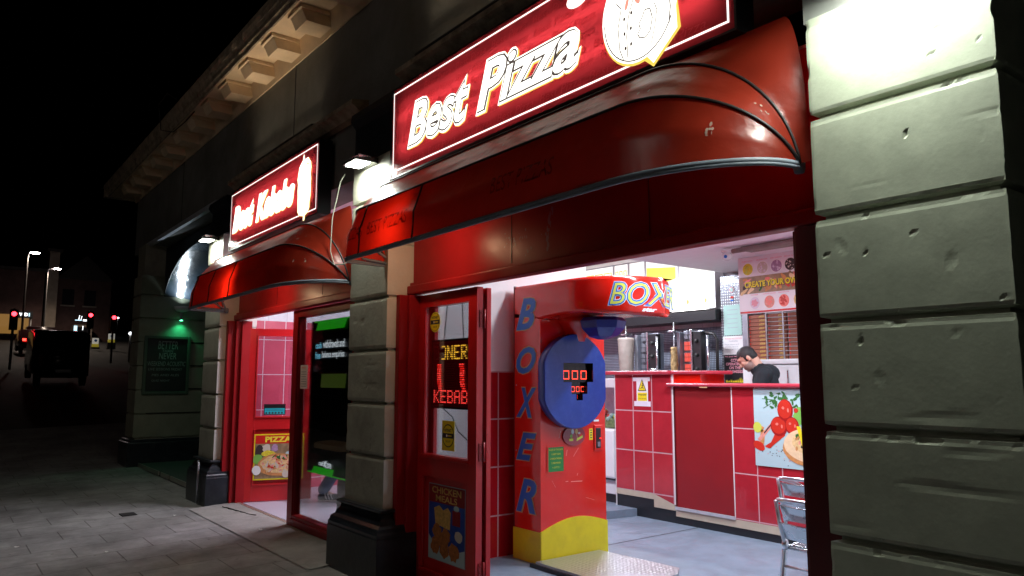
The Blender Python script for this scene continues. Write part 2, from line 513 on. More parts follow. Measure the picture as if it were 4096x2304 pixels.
# ---------------------------------------------------------------- mesh helpers
class MB:
    """collects shapes (world coordinates) and links them as ONE mesh object"""
    def __init__(s, m=None):
        s.v, s.f, s.mi, s.sm, s.mats = [], [], [], [], []
        s.M = Matrix.Identity(4)
        s.cur = 0
        s.smooth = False
        if m: s.mat(m)
    def mat(s, m):
        if m not in s.mats: s.mats.append(m)
        s.cur = s.mats.index(m)
        return s
    def add(s, vs, fs, smooth=None):
        b = len(s.v)
        s.v += [s.M @ Vector(p) for p in vs]
        for f in fs:
            s.f.append(tuple(b + i for i in f)); s.mi.append(s.cur); s.sm.append(s.smooth if smooth is None else smooth)
        return s
    def box(s, x0, x1, y0, y1, z0, z1, bev=0.):
        if x1 < x0: x0, x1 = x1, x0
        if y1 < y0: y0, y1 = y1, y0
        if z1 < z0: z0, z1 = z1, z0
        if bev <= 0:
            vs = [(x, y, z) for z in (z0, z1) for y in (y0, y1) for x in (x0, x1)]
            return s.add(vs, [(0, 2, 3, 1), (4, 5, 7, 6), (0, 1, 5, 4), (2, 6, 7, 3), (0, 4, 6, 2), (1, 3, 7, 5)], False)
        bm = bmesh.new()
        bmesh.ops.create_cube(bm, size=1)
        for v in bm.verts:
            v.co = Vector(((x0 + x1) / 2 + v.co.x * (x1 - x0), (y0 + y1) / 2 + v.co.y * (y1 - y0), (z0 + z1) / 2 + v.co.z * (z1 - z0)))
        bev = min(bev, (x1 - x0) * .45, (y1 - y0) * .45, (z1 - z0) * .45)
        bmesh.ops.bevel(bm, geom=list(bm.edges), offset=bev, segments=2, affect='EDGES', profile=.5)
        s.add([tuple(v.co) for v in bm.verts], [tuple(v.index for v in f.verts) for f in bm.faces], False)
        bm.free()
        return s
    def poly(s, pts):
        return s.add(pts, [tuple(range(len(pts)))], False)
    def prism(s, pts, d):
        """extrude polygon pts by vector d"""
        n = len(pts)
        d = Vector(d)
        vs = [Vector(p) for p in pts] + [Vector(p) + d for p in pts]
        fs = [tuple(range(n))[::-1], tuple(range(n, 2 * n))] + [(i, (i + 1) % n, n + (i + 1) % n, n + i) for i in range(n)]
        return s.add(vs, fs, False)
    def tube(s, pts, r, n=8, close=False, cap=True):
        pts = [Vector(p) for p in pts]
        rs = r if isinstance(r, (list, tuple)) else [r] * len(pts)
        vs, fs = [], []
        u = None
        for i, p in enumerate(pts):
            if close: t = pts[(i + 1) % len(pts)] - pts[i - 1]
            else: t = pts[min(i + 1, len(pts) - 1)] - pts[max(i - 1, 0)]
            t.normalize()
            if u is None:
                u = t.orthogonal().normalized()
            else:
                u = (u - t * u.dot(t))
                u = u.normalized() if u.length > 1e-6 else t.orthogonal().normalized()
            w = t.cross(u)
            for k in range(n):
                a = 2 * math.pi * k / n
                vs.append(p + (u * math.cos(a) + w * math.sin(a)) * rs[i])
        m = len(pts)
        for i in range(m if close else m - 1):
            j = (i + 1) % m
            for k in range(n):
                fs.append((i * n + k, i * n + (k + 1) % n, j * n + (k + 1) % n, j * n + k))
        if cap and not close:
            fs.append(tuple(range(n))[::-1]); fs.append(tuple((m - 1) * n + k for k in range(n)))
        return s.add(vs, fs, True)
    def cyl(s, p0, p1, r, n=20, r2=None):
        return s.tube([p0, p1], [r, r if r2 is None else r2], n)
    def lathe(s, c, prof, n=24, axis=(0, 0, 1)):
        """prof: (radius, height) pairs about an axis through c"""
        ax = Vector(axis).normalized()
        u = ax.orthogonal().normalized(); w = ax.cross(u)
        vs, fs = [], []
        for r, h in prof:
            for k in range(n):
                a = 2 * math.pi * k / n
                vs.append(Vector(c) + ax * h + (u * math.cos(a) + w * math.sin(a)) * max(r, 1e-4))
        for i in range(len(prof) - 1):
            for k in range(n):
                fs.append((i * n + k, i * n + (k + 1) % n, (i + 1) * n + (k + 1) % n, (i + 1) * n + k))
        fs.append(tuple(range(n))[::-1]); fs.append(tuple((len(prof) - 1) * n + k for k in range(n)))
        return s.add(vs, fs, True)
    def ell(s, c, r, seg=14, rings=9):
        vs, fs = [], []
        c = Vector(c)
        for i in range(rings + 1):
            th = math.pi * i / rings
            for k in range(seg):
                a = 2 * math.pi * k / seg
                vs.append(c + Vector((r[0] * math.sin(th) * math.cos(a), r[1] * math.sin(th) * math.sin(a), r[2] * math.cos(th))))
        for i in range(rings):
            for k in range(seg):
                fs.append((i * seg + k, (i + 1) * seg + k, (i + 1) * seg + (k + 1) % seg, i * seg + (k + 1) % seg))
        return s.add(vs, fs, True)
    def grid(s, fn, nu, nv, smooth=True):
        vs = [fn(i / nu, j / nv) for j in range(nv + 1) for i in range(nu + 1)]
        fs = [(j * (nu + 1) + i, j * (nu + 1) + i + 1, (j + 1) * (nu + 1) + i + 1, (j + 1) * (nu + 1) + i) for j in range(nv) for i in range(nu)]
        return s.add(vs, fs, smooth)
    def build(s, name, parent=None, weld=False):
        me = bpy.data.meshes.new(name)
        me.from_pydata([tuple(v) for v in s.v], [], s.f)
        for m in s.mats: me.materials.append(MATS[m])
        me.polygons.foreach_set('material_index', s.mi)
        me.polygons.foreach_set('use_smooth', s.sm)
        me.update()
        bm = bmesh.new(); bm.from_mesh(me)
        if weld: bmesh.ops.remove_doubles(bm, verts=bm.verts, dist=1e-5)
        bmesh.ops.recalc_face_normals(bm, faces=bm.faces)
        bm.to_mesh(me); bm.free()
        o = bpy.data.objects.new(name, me)
        COL.objects.link(o)
        if parent is not None: adopt(o, parent)
        return o

def adopt(o, parent):
    o.parent = parent
    o.matrix_parent_inverse = Matrix.Translation(-Vector(WORLD.get(parent.name, (0, 0, 0))))

WORLD = {}
def thing(name, label, cat, loc=(0, 0, 0), group=None):
    o = bpy.data.objects.new(name, None)
    o.empty_display_size = .1
    COL.objects.link(o)
    o.location = loc
    WORLD[o.name] = loc
    o['label'] = label; o['category'] = cat
    if group: o['group'] = group
    return o
def tag(o, label, cat, group=None):
    o['label'] = label; o['category'] = cat
    if group: o['group'] = group
    return o
def struct(o):
    o['kind'] = 'structure'
    return o
def copy_tree(root, loc, label, rotz=None):
    r = root.copy(); COL.objects.link(r)
    r.location = loc
    if rotz is not None: r.rotation_euler = (0, 0, rotz)
    r['label'] = label
    for ch in list(root.children):
        c = ch.copy(); COL.objects.link(c); c.parent = r
        for g in list(ch.children):
            d = g.copy(); COL.objects.link(d); d.parent = c
    return r

# ---------------------------------------------------------------- writing
_tc = {}
def text_geo(s, shear=0., bold=0., space=1.):
    key = (s, shear, bold, space)
    if key in _tc: return _tc[key]
    cu = bpy.data.curves.new('txt', 'FONT')
    cu.body = s; cu.size = 1; cu.shear = shear; cu.offset = bold; cu.resolution_u = 3
    cu.space_character = space
    ob = bpy.data.objects.new('txt', cu)
    COL.objects.link(ob)
    dg = bpy.context.evaluated_depsgraph_get()
    me = bpy.data.meshes.new_from_object(ob.evaluated_get(dg))
    vs = [tuple(v.co) for v in me.vertices]
    fs = [tuple(p.vertices) for p in me.polygons]
    bpy.data.objects.remove(ob); bpy.data.curves.remove(cu); bpy.data.meshes.remove(me)
    _tc[key] = (vs, fs)
    return vs, fs

class Plane:
    """local (u right, v up, w out) -> world"""
    def __init__(s, o, u, n=None):
        s.o = Vector(o); s.u = Vector(u).normalized(); s.v = Vector((0, 0, 1))
        s.n = s.u.cross(s.v) if n is None else Vector(n)
    def p(s, u, v, w=0): return s.o + s.u * u + s.v * v + s.n * w
def street(y): return Plane((0, y, 0), (1, 0, 0))         # u = world x, faces the street
def facing_x(x): return Plane((x, 0, 0), (0, 1, 0))       # u = world y, faces +x

def ptext(mb, P, s, m, u0, v0, u1, v1, w=0, shear=0., bold=0., ref=None, space=1.):
    """writing fitted to a box; ref uses the outline of the plain lettering for fitting"""
    vs, fs = text_geo(s, shear, bold, space)
    rv = text_geo(s, shear, ref, space)[0] if ref is not None else vs
    if not vs: return
    xs = [p[0] for p in rv]; ys = [p[1] for p in rv]
    x0, x1, y0, y1 = min(xs), max(xs), min(ys), max(ys)
    k, l = (u1 - u0) / (x1 - x0), (v1 - v0) / (y1 - y0)
    mb.mat(m).add([P.p(u0 + (p[0] - x0) * k, v0 + (p[1] - y0) * l, w) for p in vs], fs, False)
def prect(mb, P, m, u0, v0, u1, v1, w=0):
    mb.mat(m).poly([P.p(u0, v0, w), P.p(u1, v0, w), P.p(u1, v1, w), P.p(u0, v1, w)])
def ppoly(mb, P, m, pts, w=0):
    mb.mat(m).poly([P.p(a, b, w) for a, b in pts])
def pell(mb, P, m, u, v, ru, rv, w=0, n=20, wob=0., rot=0., seed=0):
    rnd = random.Random(seed * 7 + int(u * 1000) + int(v * 333))
    pts = []
    for k in range(n):
        a = 2 * math.pi * k / n
        q = 1 + wob * (rnd.random() - .5) * 2
        x, y = math.cos(a) * ru * q, math.sin(a) * rv * q
        pts.append((u + x * math.cos(rot) - y * math.sin(rot), v + x * math.sin(rot) + y * math.cos(rot)))
    ppoly(mb, P, m, pts, w)
def pline(mb, P, m, pts, wd, w=0):
    mb.mat(m)
    for i in range(len(pts) - 1):
        a, b = Vector(pts[i]), Vector(pts[i + 1])
        d = (b - a); n = Vector((-d.y, d.x)).normalized() * wd / 2
        q = [a - n, b - n, b + n, a + n]
        mb.poly([P.p(x.x, x.y, w) for x in q])
def pframe(mb, P, m, u0, v0, u1, v1, t, w=0):
    for q in ((u0, v0, u1, v0 + t), (u0, v1 - t, u1, v1), (u0, v0 + t, u0 + t, v1 - t), (u1 - t, v0 + t, u1, v1 - t)):
        prect(mb, P, m, *q, w)
def ppizza(mb, P, u, v, ru, rv, w, seed=1, n=60, crust='crust'):
    rnd = random.Random(seed)
    pell(mb, P, crust, u, v, ru, rv, w, 28, .03)
    pell(mb, P, 'cheese', u, v + rv * .06, ru * .84, rv * .80, w + .0008, 26, .05)
    for i in range(n):
        a, q = rnd.random() * 6.28, math.sqrt(rnd.random()) * .76
        m = rnd.choice(['ham', 'ham', 'tomato', 'mushroom', 'mushroom', 'herb', 'cheese', 'crust'])
        pell(mb, P, m, u + math.cos(a) * q * ru, v + rv * .06 + math.sin(a) * q * rv, ru * rnd.uniform(.06, .13), rv * rnd.uniform(.05, .12),
             w + .0012 + i * 2e-5, 7, .3, rnd.random() * 3, i)

# ================================================================= GROUND
def gz(x):
    t = -(x + 12)
    if t <= 0: return 0.
    return .085 * t * t / 20 if t < 10 else .425 + .085 * (t - 10)

def gp(x, y): return gz(x) + .03 * max(0, y)

mb = MB('asphalt')
xs = [60, 20, 8] + [-12 - 1.0 * i for i in range(0, 13)] + [-30, -45, -60, -80, -120, -200]
for i in range(len(xs) - 1):
    a, b = xs[i], xs[i + 1]
    ys = [-200, -30, -10, 0, 10, 30, 200]
    for j in range(6):
        mb.poly([(a, ys[j], gz(a) - .13), (a, ys[j + 1], gz(a) - .13), (b, ys[j + 1], gz(b) - .13), (b, ys[j], gz(b) - .13)])
struct(mb.build('road', weld=True))
mb = MB('paving')
xs = [6, 0, -6, -12] + [-12 - 1. * i for i in range(1, 10)]
for i in range(len(xs) - 1):
    a, b = xs[i], xs[i + 1]
    for c, d in ((-2.2, 0), (0, 2.2), (2.2, 4.3 if b < -15.5 else 2.93)):
        mb.poly([(a, c, gp(a, c)), (a, d, gp(a, d)), (b, d, gp(b, d)), (b, c, gp(b, c))])
struct(mb.build('pavement', weld=True))
mb = MB('kerbstone')
for k in range(7):
    mb.box(-21.16, -21.0, -2.2 + k * .93, -2.2 + k * .93 + .92, gz(-21) - .2, gz(-21) + .004, .01)
for k in range(30):
    mb.box(6 - k * .9 - .89, 6 - k * .9, -2.35, -2.2, gz(6 - k * .9) - .2, gz(6 - k * .9) + .004, .01)
struct(mb.build('kerb'))
# sloping cement apron in front of the kebab shop opening, with a crack and litter
mb = MB('apron')
mb.grid(lambda a, b: (-9.22 + a * 3.45, 2.42 + b * .56, .080 + b * .030 + .004 * noise.noise((a * 8, b * 3, 0))), 24, 6, False)
mb.mat('crack')
pts = []
for i in range(14):
    pts.append((-9.0 + i * .06, 2.74 + i * .008 + random.uniform(-.012, .012), .104))
mb.tube(pts, [.004 + .006 * random.random() for _ in pts], 4)
struct(mb.build('ramp'))
mb = MB('crack'); mb.box(-9.5, -9.3, 1.76, 1.91, .05, .062)
tag(mb.build('drain_cover'), 'small dark rectangular drain cover set in the pavement slabs', 'drain cover')
for i, (x, y, l, w_, txt) in enumerate([(-8.9, 2.2, .02, .012, 'tiny white scrap of litter beside the pub-side plinth'), (-7.4, 2.62, .05, .015, 'white crumpled litter strip on the cement apron'),
                                   (-7.55, 1.32, .035, .012, 'pale scrap of litter lying mid pavement'), (-8.35, .72, .03, .02, 'white litter speck at the near left of the pavement')]):
    mb = MB('litter')
    mb.grid(lambda a, b: (x + (a - .5) * l, y + (b - .5) * w_ * 2, .012 + .03 * y + .02 * (y > 2.45) + .004 * math.sin(a * 9 + b * 5)), 5, 3)
    tag(mb.build('litter_scrap'), txt, 'litter', 'scraps of litter on the ground')

# ================================================================= PARADE BUILDING
bld = thing('parade_building', 'painted stone shop parade with rusticated pillars and a bracketed eaves cornice', 'building', (-7, 2.7, 0))
LIPS = [.575, .98, 1.382, 1.788, 2.192, 2.598, 3.0, 3.33]
def pillar(x0, x1, y0, y1, m_front, m_side, seed, chips=1., res=.03, top=3.33, zstart=.575, mleft=None):
    """rusticated pillar: displaced skin round left, front and right faces, sunk joints"""
    w = x1 - x0; d = y1 - y0
    path = []
    n1 = max(4, int(d / res / 1.6)); n2 = int(w / res)
    for i in range(n1): path.append((x0, y1 - d * i / n1, (-1, 0)))
    for i in range(n2): path.append((x0 + w * i / n2, y0, (0, -1)))
    for i in range(n1 + 1): path.append((x1, y0 + d * i / n1, (1, 0)))
    zs = [zstart]
    lips = [l for l in LIPS if l <= top + .001 and l >= zstart - .001]
    for a, b in zip(lips[:-1], lips[1:]):
        n = int((b - a - .035) / res)
        zs += [a + .001 + (b - .029 - a) * k / n for k in range(n + 1)]
        zs += [b - .022, b - .008]
    zs = sorted(set(zs))
    vs = []
    for z in zs:
        dj = min(abs(z - (l - .015)) for l in lips[1:-1]) if len(lips) > 2 else 1
        dl = min(abs(z - l) for l in lips[1:-1])
        for (x, y, nn) in path:
            out = 0
            p = Vector((x * 1.0, y, z)) + Vector((seed * 3.1, 0, 0))
            out += .0016 * noise.noise(p * 2.2) + .0007 * noise.noise(p * 12)
            v = noise.noise(p * 7.7 + Vector((9, 0, 0)))
            if v > .66: out -= (v - .66) * .05 * chips
            v2 = noise.noise(Vector((p.x * 2.2, p.y * 2.2, p.z * 13)) + Vector((0, 5, 0)))
            if v2 > .50: out -= (v2 - .50) * .022 * chips
            v3 = noise.noise(p * 24)
            if v3 > .66: out -= (v3 - .66) * .10 * chips
            if dj < .0085: out = -.030
            elif min(abs(z - l) for l in lips) < .012 or min(abs(z - (l - .029)) for l in lips) < .012:
                c = noise.noise(p * 19 + Vector((0, 0, 3)))
                out -= .0025 + (max(0, c - .25) * .05 * chips)
            ex = min(abs(x - x0), abs(x - x1)) if nn == (0, -1) else abs(y - y0)
            cx = -out if False else 0
            if ex < .012:
                c = noise.noise(Vector((seed, 2, z * 11)))
                out -= .002 + max(0, c - .2) * .03 * chips
            if nn == (0, -1):
                xx = x
                if dj < .0085: xx = min(max(x, x0 + .03), x1 - .03)
                vs.append((xx, y - out, z))
            else:
                yy = y
                if dj < .0085: yy = max(y, y0 + .03)
                vs.append((x + nn[0] * out, yy, z))
    n = len(path)
    mbp = MB(m_front)
    fs_f, fs_s, fs_l = [], [], []
    for j in range(len(zs) - 1):
        for i in range(n - 1):
            f = (j * n + i, j * n + i + 1, (j + 1) * n + i + 1, (j + 1) * n + i)
            if i >= n1 + n2: fs_s.append(f)
            elif i < n1: fs_l.append(f)
            else: fs_f.append(f)
    base = 0
    mbp.v = [Vector(v) for v in vs]
    for fl, m in ((fs_f, m_front), (fs_s, m_side), (fs_l, mleft or m_front)):
        mbp.mat(m)
        for f in fl: mbp.f.append(f); mbp.mi.append(mbp.cur); mbp.sm.append(False)
    mbp.box(x0 + .035, x1 - .035, y0 + .035, y1, 0, top + .01)
    return mbp.build('pillar', bld)
def plinth(x0, x1, y0, y1, parent):
    m = MB('black_paint')
    o = .0
    prof = [(.0, .0), (.0, .40), (.004, .41), (.004, .43), (.015, .445), (.02, .47), (.045, .49), (.055, .52), (.075, .54), (.085, .575)]
    e = .10
    rings = []
    for k, (ins, z) in enumerate(prof):
        g = e - ins
        rings.append([(x0 - g, y1, z), (x0 - g, y0 - g, z), (x1 + g, y0 - g, z), (x1 + g, y1, z)])
    for a, b in zip(rings[:-1], rings[1:]):
        for i in range(3):
            m.poly([a[i], a[i + 1], b[i + 1], b[i]])
    m.poly([rings[-1][i] for i in (0, 1, 2, 3)])
    # moulded cap
    m.box(x0 - .05, x1 + .05, y0 - .05, y1, .575, .60, .008)
    return m.build('plinth', parent)
P_R = pillar(-1.57, -.90, 2.70, 3.6, 'stone_cream', 'stone_cream', 1, .55, .012, top=3.0)
plinth(-1.57, -.90, 2.70, 3.6, P_R)
P_M = pillar(-5.73, -5.08, 2.70, 3.15, 'stone_grey', 'reveal_paint', 2, .35, .02)
plinth(-5.73, -5.08, 2.70, 3.12, P_M)
P_P = pillar(-9.95, -9.32, 2.70, 3.15, 'stone_grey', 'reveal_paint', 3, .35, .03)
plinth(-9.95, -9.32, 2.70, 3.12, P_P)
P_C = pillar(-14.6, -13.95, 2.72, 3.9, 'stone_grey', 'pub_stone', 4, .5, .06)
m = MB('stone_grey'); m.box(-14.56, -13.99, 2.76, 3.1, 3.34, 3.87); m.build('wall', bld)
# pub side plinth below the reveal wall
mb = MB('black_paint')
mb.box(-14.68, -13.91, 2.64, 3.95, 0, .50, .02).box(-14.64, -13.93, 2.68, 3.93, .50, .545, .01)
mb.build('plinth', P_C)
P_E = pillar(2.0, 2.7, 2.72, 3.3, 'stone_grey', 'stone_grey', 6, .5, .06)

# upper wall, string course, capitals
mb = MB('wall_dark')
mb.box(-10.0, 4, 2.86, 3.2, 3.32, 5.10).box(-15.45, -10.0, 2.86, 3.15, 3.86, 5.10)
mb.box(-15.45, -14.2, 3.2, 9.5, 3.55, 5.10)
mb.box(-14.75, -14.62, 3.9, 9.5, .0, 3.6)
mb.box(-.9, 4, 3.2, 3.4, 0, 3.4)
for x in (-12.1, -7.55, -3.3): mb.mat('black').box(x - .004, x + .004, 2.855, 2.861, 3.9, 5.05)
mb.build('wall', bld)
for (a, b) in ((-1.63, -.84), (-5.79, -5.04), (-10.0, -9.28)):
    z0 = 3.335
    mb = MB('capital_black')
    mb.prism([(a, 2.72, z0), (a, 2.86, z0), (a, 2.86, 3.80), (a, 2.70, 3.80), (a, 2.69, 3.74), (a, 2.74, 3.68), (a, 2.74, 3.5)], (b - a, 0, 0))
    if a > -2: mb.mat('wall_dark').box(-1.6, -.87, 2.74, 3.2, 3.0, 3.334)
    mb.build('capital', bld)
mb = MB('gutter_old')
for a, b in ((-9.27, -5.80), (-5.03, -1.64)):
    mb.prism([(a, 2.86, 3.86), (a, 2.78, 3.86), (a, 2.74, 3.90), (a, 2.70, 3.92), (a, 2.70, 3.96), (a, 2.86, 3.985)], (b - a, 0, 0))
mb.mat('rail_white').prism([(-14.3, 2.86, 3.84), (-14.3, 2.80, 3.84), (-14.3, 2.78, 3.89), (-14.3, 2.86, 3.91)], (4.28, 0, 0))
mb.build('string_course', bld)

# cornice with brackets and gutter
cor = MB('soffit_cream')
YE, ZS = 2.45, 5.10
cor.box(-16.25, 4, YE + .02, 2.95, ZS, ZS + .06)
cor.prism([(-15.6, 2.86, 4.90), (-15.6, 2.845, 4.90), (-15.6, 2.83, 4.96), (-15.6, 2.80, ZS - .001), (-15.6, 2.86, ZS - .001)], (19.6, 0, 0))
cor.box(-16.25, -15.45, 2.95, 9.5, ZS, ZS + .06)
co_ = cor.build('cornice', bld)
g = MB('gutter_old')
n = 130
prof = [(YE + .02, ZS - .02), (YE - .0, ZS - .02), (YE - .005, ZS + .02), (YE - .022, ZS + .04), (YE - .022, ZS + .09), (YE - .045, ZS + .12), (YE - .06, ZS + .17), (YE - .065, ZS + .22), (YE - .04, ZS + .23), (YE + .05, ZS + .24)]
def gut(a, b):
    x = -16.3 + a * 20.3
    k = b * (len(prof) - 1); i = min(int(k), len(prof) - 2); t = k - i
    y = prof[i][0] * (1 - t) + prof[i + 1][0] * t; z = prof[i][1] * (1 - t) + prof[i + 1][1] * t
    q = noise.noise((x * 6, b * 3, 0)) * .008 + noise.noise((x * 25, b * 9, 0)) * .004
    return (x, y + q, z + q)
g.grid(gut, 520, 9, False)
g.box(-16.32, -16.2, YE - .05, 9.5, ZS - .02, ZS + .23)
g.build('gutter', co_)
xb = -6.725 - .7625 * 11
while xb < 3.5:
    m = MB('soffit_cream')
    w = .14
    y0, y1 = 2.52, 2.858
    m.prism([(xb - w, y1, ZS - .15), (xb - w, y0 + .06, ZS - .15), (xb - w, y0 + .045, ZS - .12), (xb - w, y0 + .025, ZS - .08), (xb - w, y0 + .01, ZS - .05), (xb - w, y0 + .01, ZS - .001), (xb - w, y1, ZS - .001)], (2 * w, 0, 0))
    m.box(xb - w - .02, xb + w + .02, y0 - .015, y1, ZS - .040, ZS - .0015, .004)
    m.build('bracket', co_)
    xb += .7625
mb = MB('cable_black')
mb.tube([(-10.6, 2.36, 5.34), (-10.9, 2.30, 5.5), (-11.3, 2.28, 5.45), (-11.35, 2.34, 5.1), (-11.2, 2.47, 5.06), (-10.7, 2.5, 5.07), (-10.2, 2.5, 5.08)], .007, 5)
tag(mb.build('loose_cable'), 'thin loose cable looping off the eaves gutter against the night sky', 'cable')

# ---------------- timber fronts (door plane at y = 2.95) -----------------
YD = 2.95
def fascia(x0, x1, zb, zt):
    m = MB('red_paint')
    m.box(x0, x1, YD - .03, YD + .08, zb, zt)
    m.box(x0, x1, YD - .09, YD - .03, zb - .02, zb + .05, .01)
    m.box(x0, x1, YD - .06, YD - .03, zb + .05, zb + .075)
    for x in (x0 + (x1 - x0) * .36, x0 + (x1 - x0) * .7): m.mat('dark_red').box(x - .002, x + .002, YD - .034, YD - .029, zb + .08, zt)
    return m.build('fascia_board', bld)
fascia(-5.07, -1.575, 2.215, 2.99)
fascia(-9.31, -5.735, 2.275, 2.99)
m = MB('streak_tint')  # narrow mauve streaks and specks on the pizza fascia
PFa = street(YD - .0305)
for k in range(16): pell(m, PFa, 'streak_tint', -3.46 + random.gauss(0, .012) + k * .003, 2.34 + k * .016, random.uniform(.004, .012), random.uniform(.01, .03), .0004 + k * 2e-5, 7, .4, 0, k)
for k in range(26): pell(m, PFa, 'streak_tint', -3.75 + random.gauss(0, .10), 2.42 + random.gauss(0, .05), random.uniform(.002, .005), random.uniform(.003, .012), .0008 + k * 2e-5, 6, .4, 0, k)
m.build('fascia_streaks', bld)['kind'] = 'stuff'
def post(m_, *bx):
    m = MB(m_)
    for b in bx: m.box(*b[:6], b[6] if len(b) > 6 else 0)
    return m.build('door_post', bld)
post('dark_red', (-1.762, -1.575, 2.86, 3.04, 0, 2.19, .006), (-1.808, -1.762, 2.925, 2.94, 0, 2.19, .003))  # right-hand post in darker red: its shade is painted into the colour
post('red_paint', (-5.077, -5.02, 2.775, 3.03, 0, 2.19, .006), (-5.02, -4.985, 2.84, 3.03, 0, 2.19, .006))
post('red_paint', (-9.317, -9.24, 2.78, 3.04, 0, 2.25, .006), (-9.24, -9.19, 2.86, 3.04, 0, 2.25, .008), (-9.19, -9.15, 2.92, 3.04, 0, 2.25, .006))
post('red_paint', (-5.87, -5.735, 2.80, 3.04, 0, 2.25, .008))

# fixed red glazed leaf of the pizza shop with the second leaf folded flat behind it
def zz(z, s=.922): return 1.55 + (z - 1.55) * s
dr = MB('red_door')
Y0, Y1 = YD - .02, YD + .03
PX0, PX1, PZ0, PZ1 = -4.93, -4.305, zz(.96), zz(2.135)
dr.box(-4.985, PX0, Y0, Y1, .04, 2.185).box(PX1, -4.215, Y0, Y1, .04, 2.185)
dr.box(PX0, PX1, Y0, Y1, PZ1, 2.185).box(PX0, PX1, Y0, Y1, PZ0 - .16, PZ0).box(PX0, PX1, Y0, Y1, .04, .17)
dr.box(PX0, PX1, Y0 + .022, Y1 - .01, .17, PZ0 - .16)
for q in ((PX0, PX1, Y0 - .012, Y0, PZ0 - .03, PZ0 - .004), (PX0, PX1, Y0 - .012, Y0, .17, .195)): dr.box(*q, .004)
for x in (PX0, PX1 - .022): dr.box(x, x + .022, Y0 + .004, Y0 + .02, PZ0, PZ1, .003); dr.box(x, x + .022, Y0 + .004, Y0 + .02, .195, PZ0 - .16, .003)
DOOR_P = dr.build('door', bld)
m = MB('glass'); m.box(PX0 + .022, PX1 - .022, YD + .004, YD + .008, PZ0, PZ1); m.build('glass_pane', DOOR_P)
fl = MB('red_door')
fl.box(-4.985, -4.955, Y1 + .022, Y1 + .060, .04, 2.18).box(-4.29, -4.20, Y1 + .022, Y1 + .060, .04, 2.18, .003)
fl.box(-4.90, -4.29, Y1 + .022, Y1 + .060, PZ1 + .01, 2.18).box(-4.90, -4.29, Y1 + .022, Y1 + .060, PZ0 - .18, PZ0 - .02).box(-4.90, -4.29, Y1 + .022, Y1 + .060, .04, .18)
fl.box(-4.90, -4.29, Y1 + .035, Y1 + .045, .18, PZ0 - .18)
fl.box(-4.95, -4.885, Y1 + .025, Y1 + .055, PZ0 - .02, PZ1 + .01)
FOLD = fl.build('door', bld)
for z in (zz(2.0), zz(1.02), .28):
    m = MB('hinge_red'); m.box(-4.216, -4.209, Y1 - .03, Y1 + .05, z - .06, z + .06).cyl((-4.205, Y1 + .006, z - .065), (-4.205, Y1 + .006, z + .065), .008, 8)
    for dz in (-.04, 0, .04): m.cyl((-4.210, Y1 + .035, z + dz), (-4.205, Y1 + .035, z + dz), .005, 6); m.cyl((-4.210, Y1 - .018, z + dz), (-4.205, Y1 - .018, z + dz), .005, 6)
    m.build('hinge', DOOR_P)

# kebab shop: window frame with the cash machine behind it, door swung inwards
wf = MB('red_paint')
KX0, KX1 = -7.53, -5.87
wf.box(KX0, KX0 + .13, YD - .03, YD + .06, .09, 2.25, .005)
wf.box(KX0 + .13, KX1, YD - .03, YD + .06, 2.175, 2.25, .004).box(KX0 + .13, KX1, YD - .03, YD + .06, .09, .215, .006)
wf.box(KX0 + .13, KX0 + .145, YD - .015, YD + .04, .215, 2.175, .003)
wf.box(KX0 + .13, KX1, YD - .045, YD - .03, .155, .185, .004)
WF = wf.build('window', bld)
m = MB('glass'); m.box(KX0 + .145, KX1, YD + .01, YD + .016, .215, 2.175); m.build('glass_pane', WF)
m = MB('brass_strip'); m.box(-9.15, KX0, YD - .01, YD + .03, .10, .112, .003); m.mat('apron').box(-9.2, -5.8, YD - .02, YD + .06, 0, .094); m.build('threshold', bld)

hx, hy, ang = -9.16, 2.99, R(18.4)
DU = Vector((math.sin(ang), math.cos(ang), 0)); DN = Vector((math.cos(ang), -math.sin(ang), 0))
dm = MB('red_door')
dm.M = Matrix(((DU.x, DN.x, 0, hx), (DU.y, DN.y, 0, hy), (0, 0, 1, 0), (0, 0, 0, 1)))
W_ = .80
dm.box(0, .115, -.045, 0, .11, 2.16, .004).box(W_ - .115, W_, -.045, 0, .11, 2.16, .004)
dm.box(.115, W_ - .115, -.045, 0, 2.08, 2.16).box(.115, W_ - .115, -.045, 0, .95, 1.10).box(.115, W_ - .115, -.045, 0, .11, .30)
dm.box(.115, W_ - .115, -.03, -.02, .30, .95)
for q in ((.115, W_ - .115, 0, .012, 1.085, 1.105), (.115, W_ - .115, 0, .012, .29, .31), (.115, .13, 0, .01, 1.105, 2.08), (.115, .13, 0, .01, .31, .95), (W_ - .13, W_ - .115, 0, .01, .31, .95), (.115, W_ - .115, 0, .012, 2.07, 2.085)): dm.box(*q, .003)
KD = dm.build('door', bld)
m = MB('glass_door'); m.M = dm.M.copy(); m.box(.13, W_ - .115, -.028, -.022, 1.10, 2.08); m.build('glass_pane', KD)
m = MB('metal'); m.M = dm.M.copy(); m.tube([(W_ - .05, .0, 1.32), (W_ - .05, .05, 1.34), (W_ - .05, .05, 1.86), (W_ - .05, .0, 1.88)], .011, 8); m.build('handle', KD)

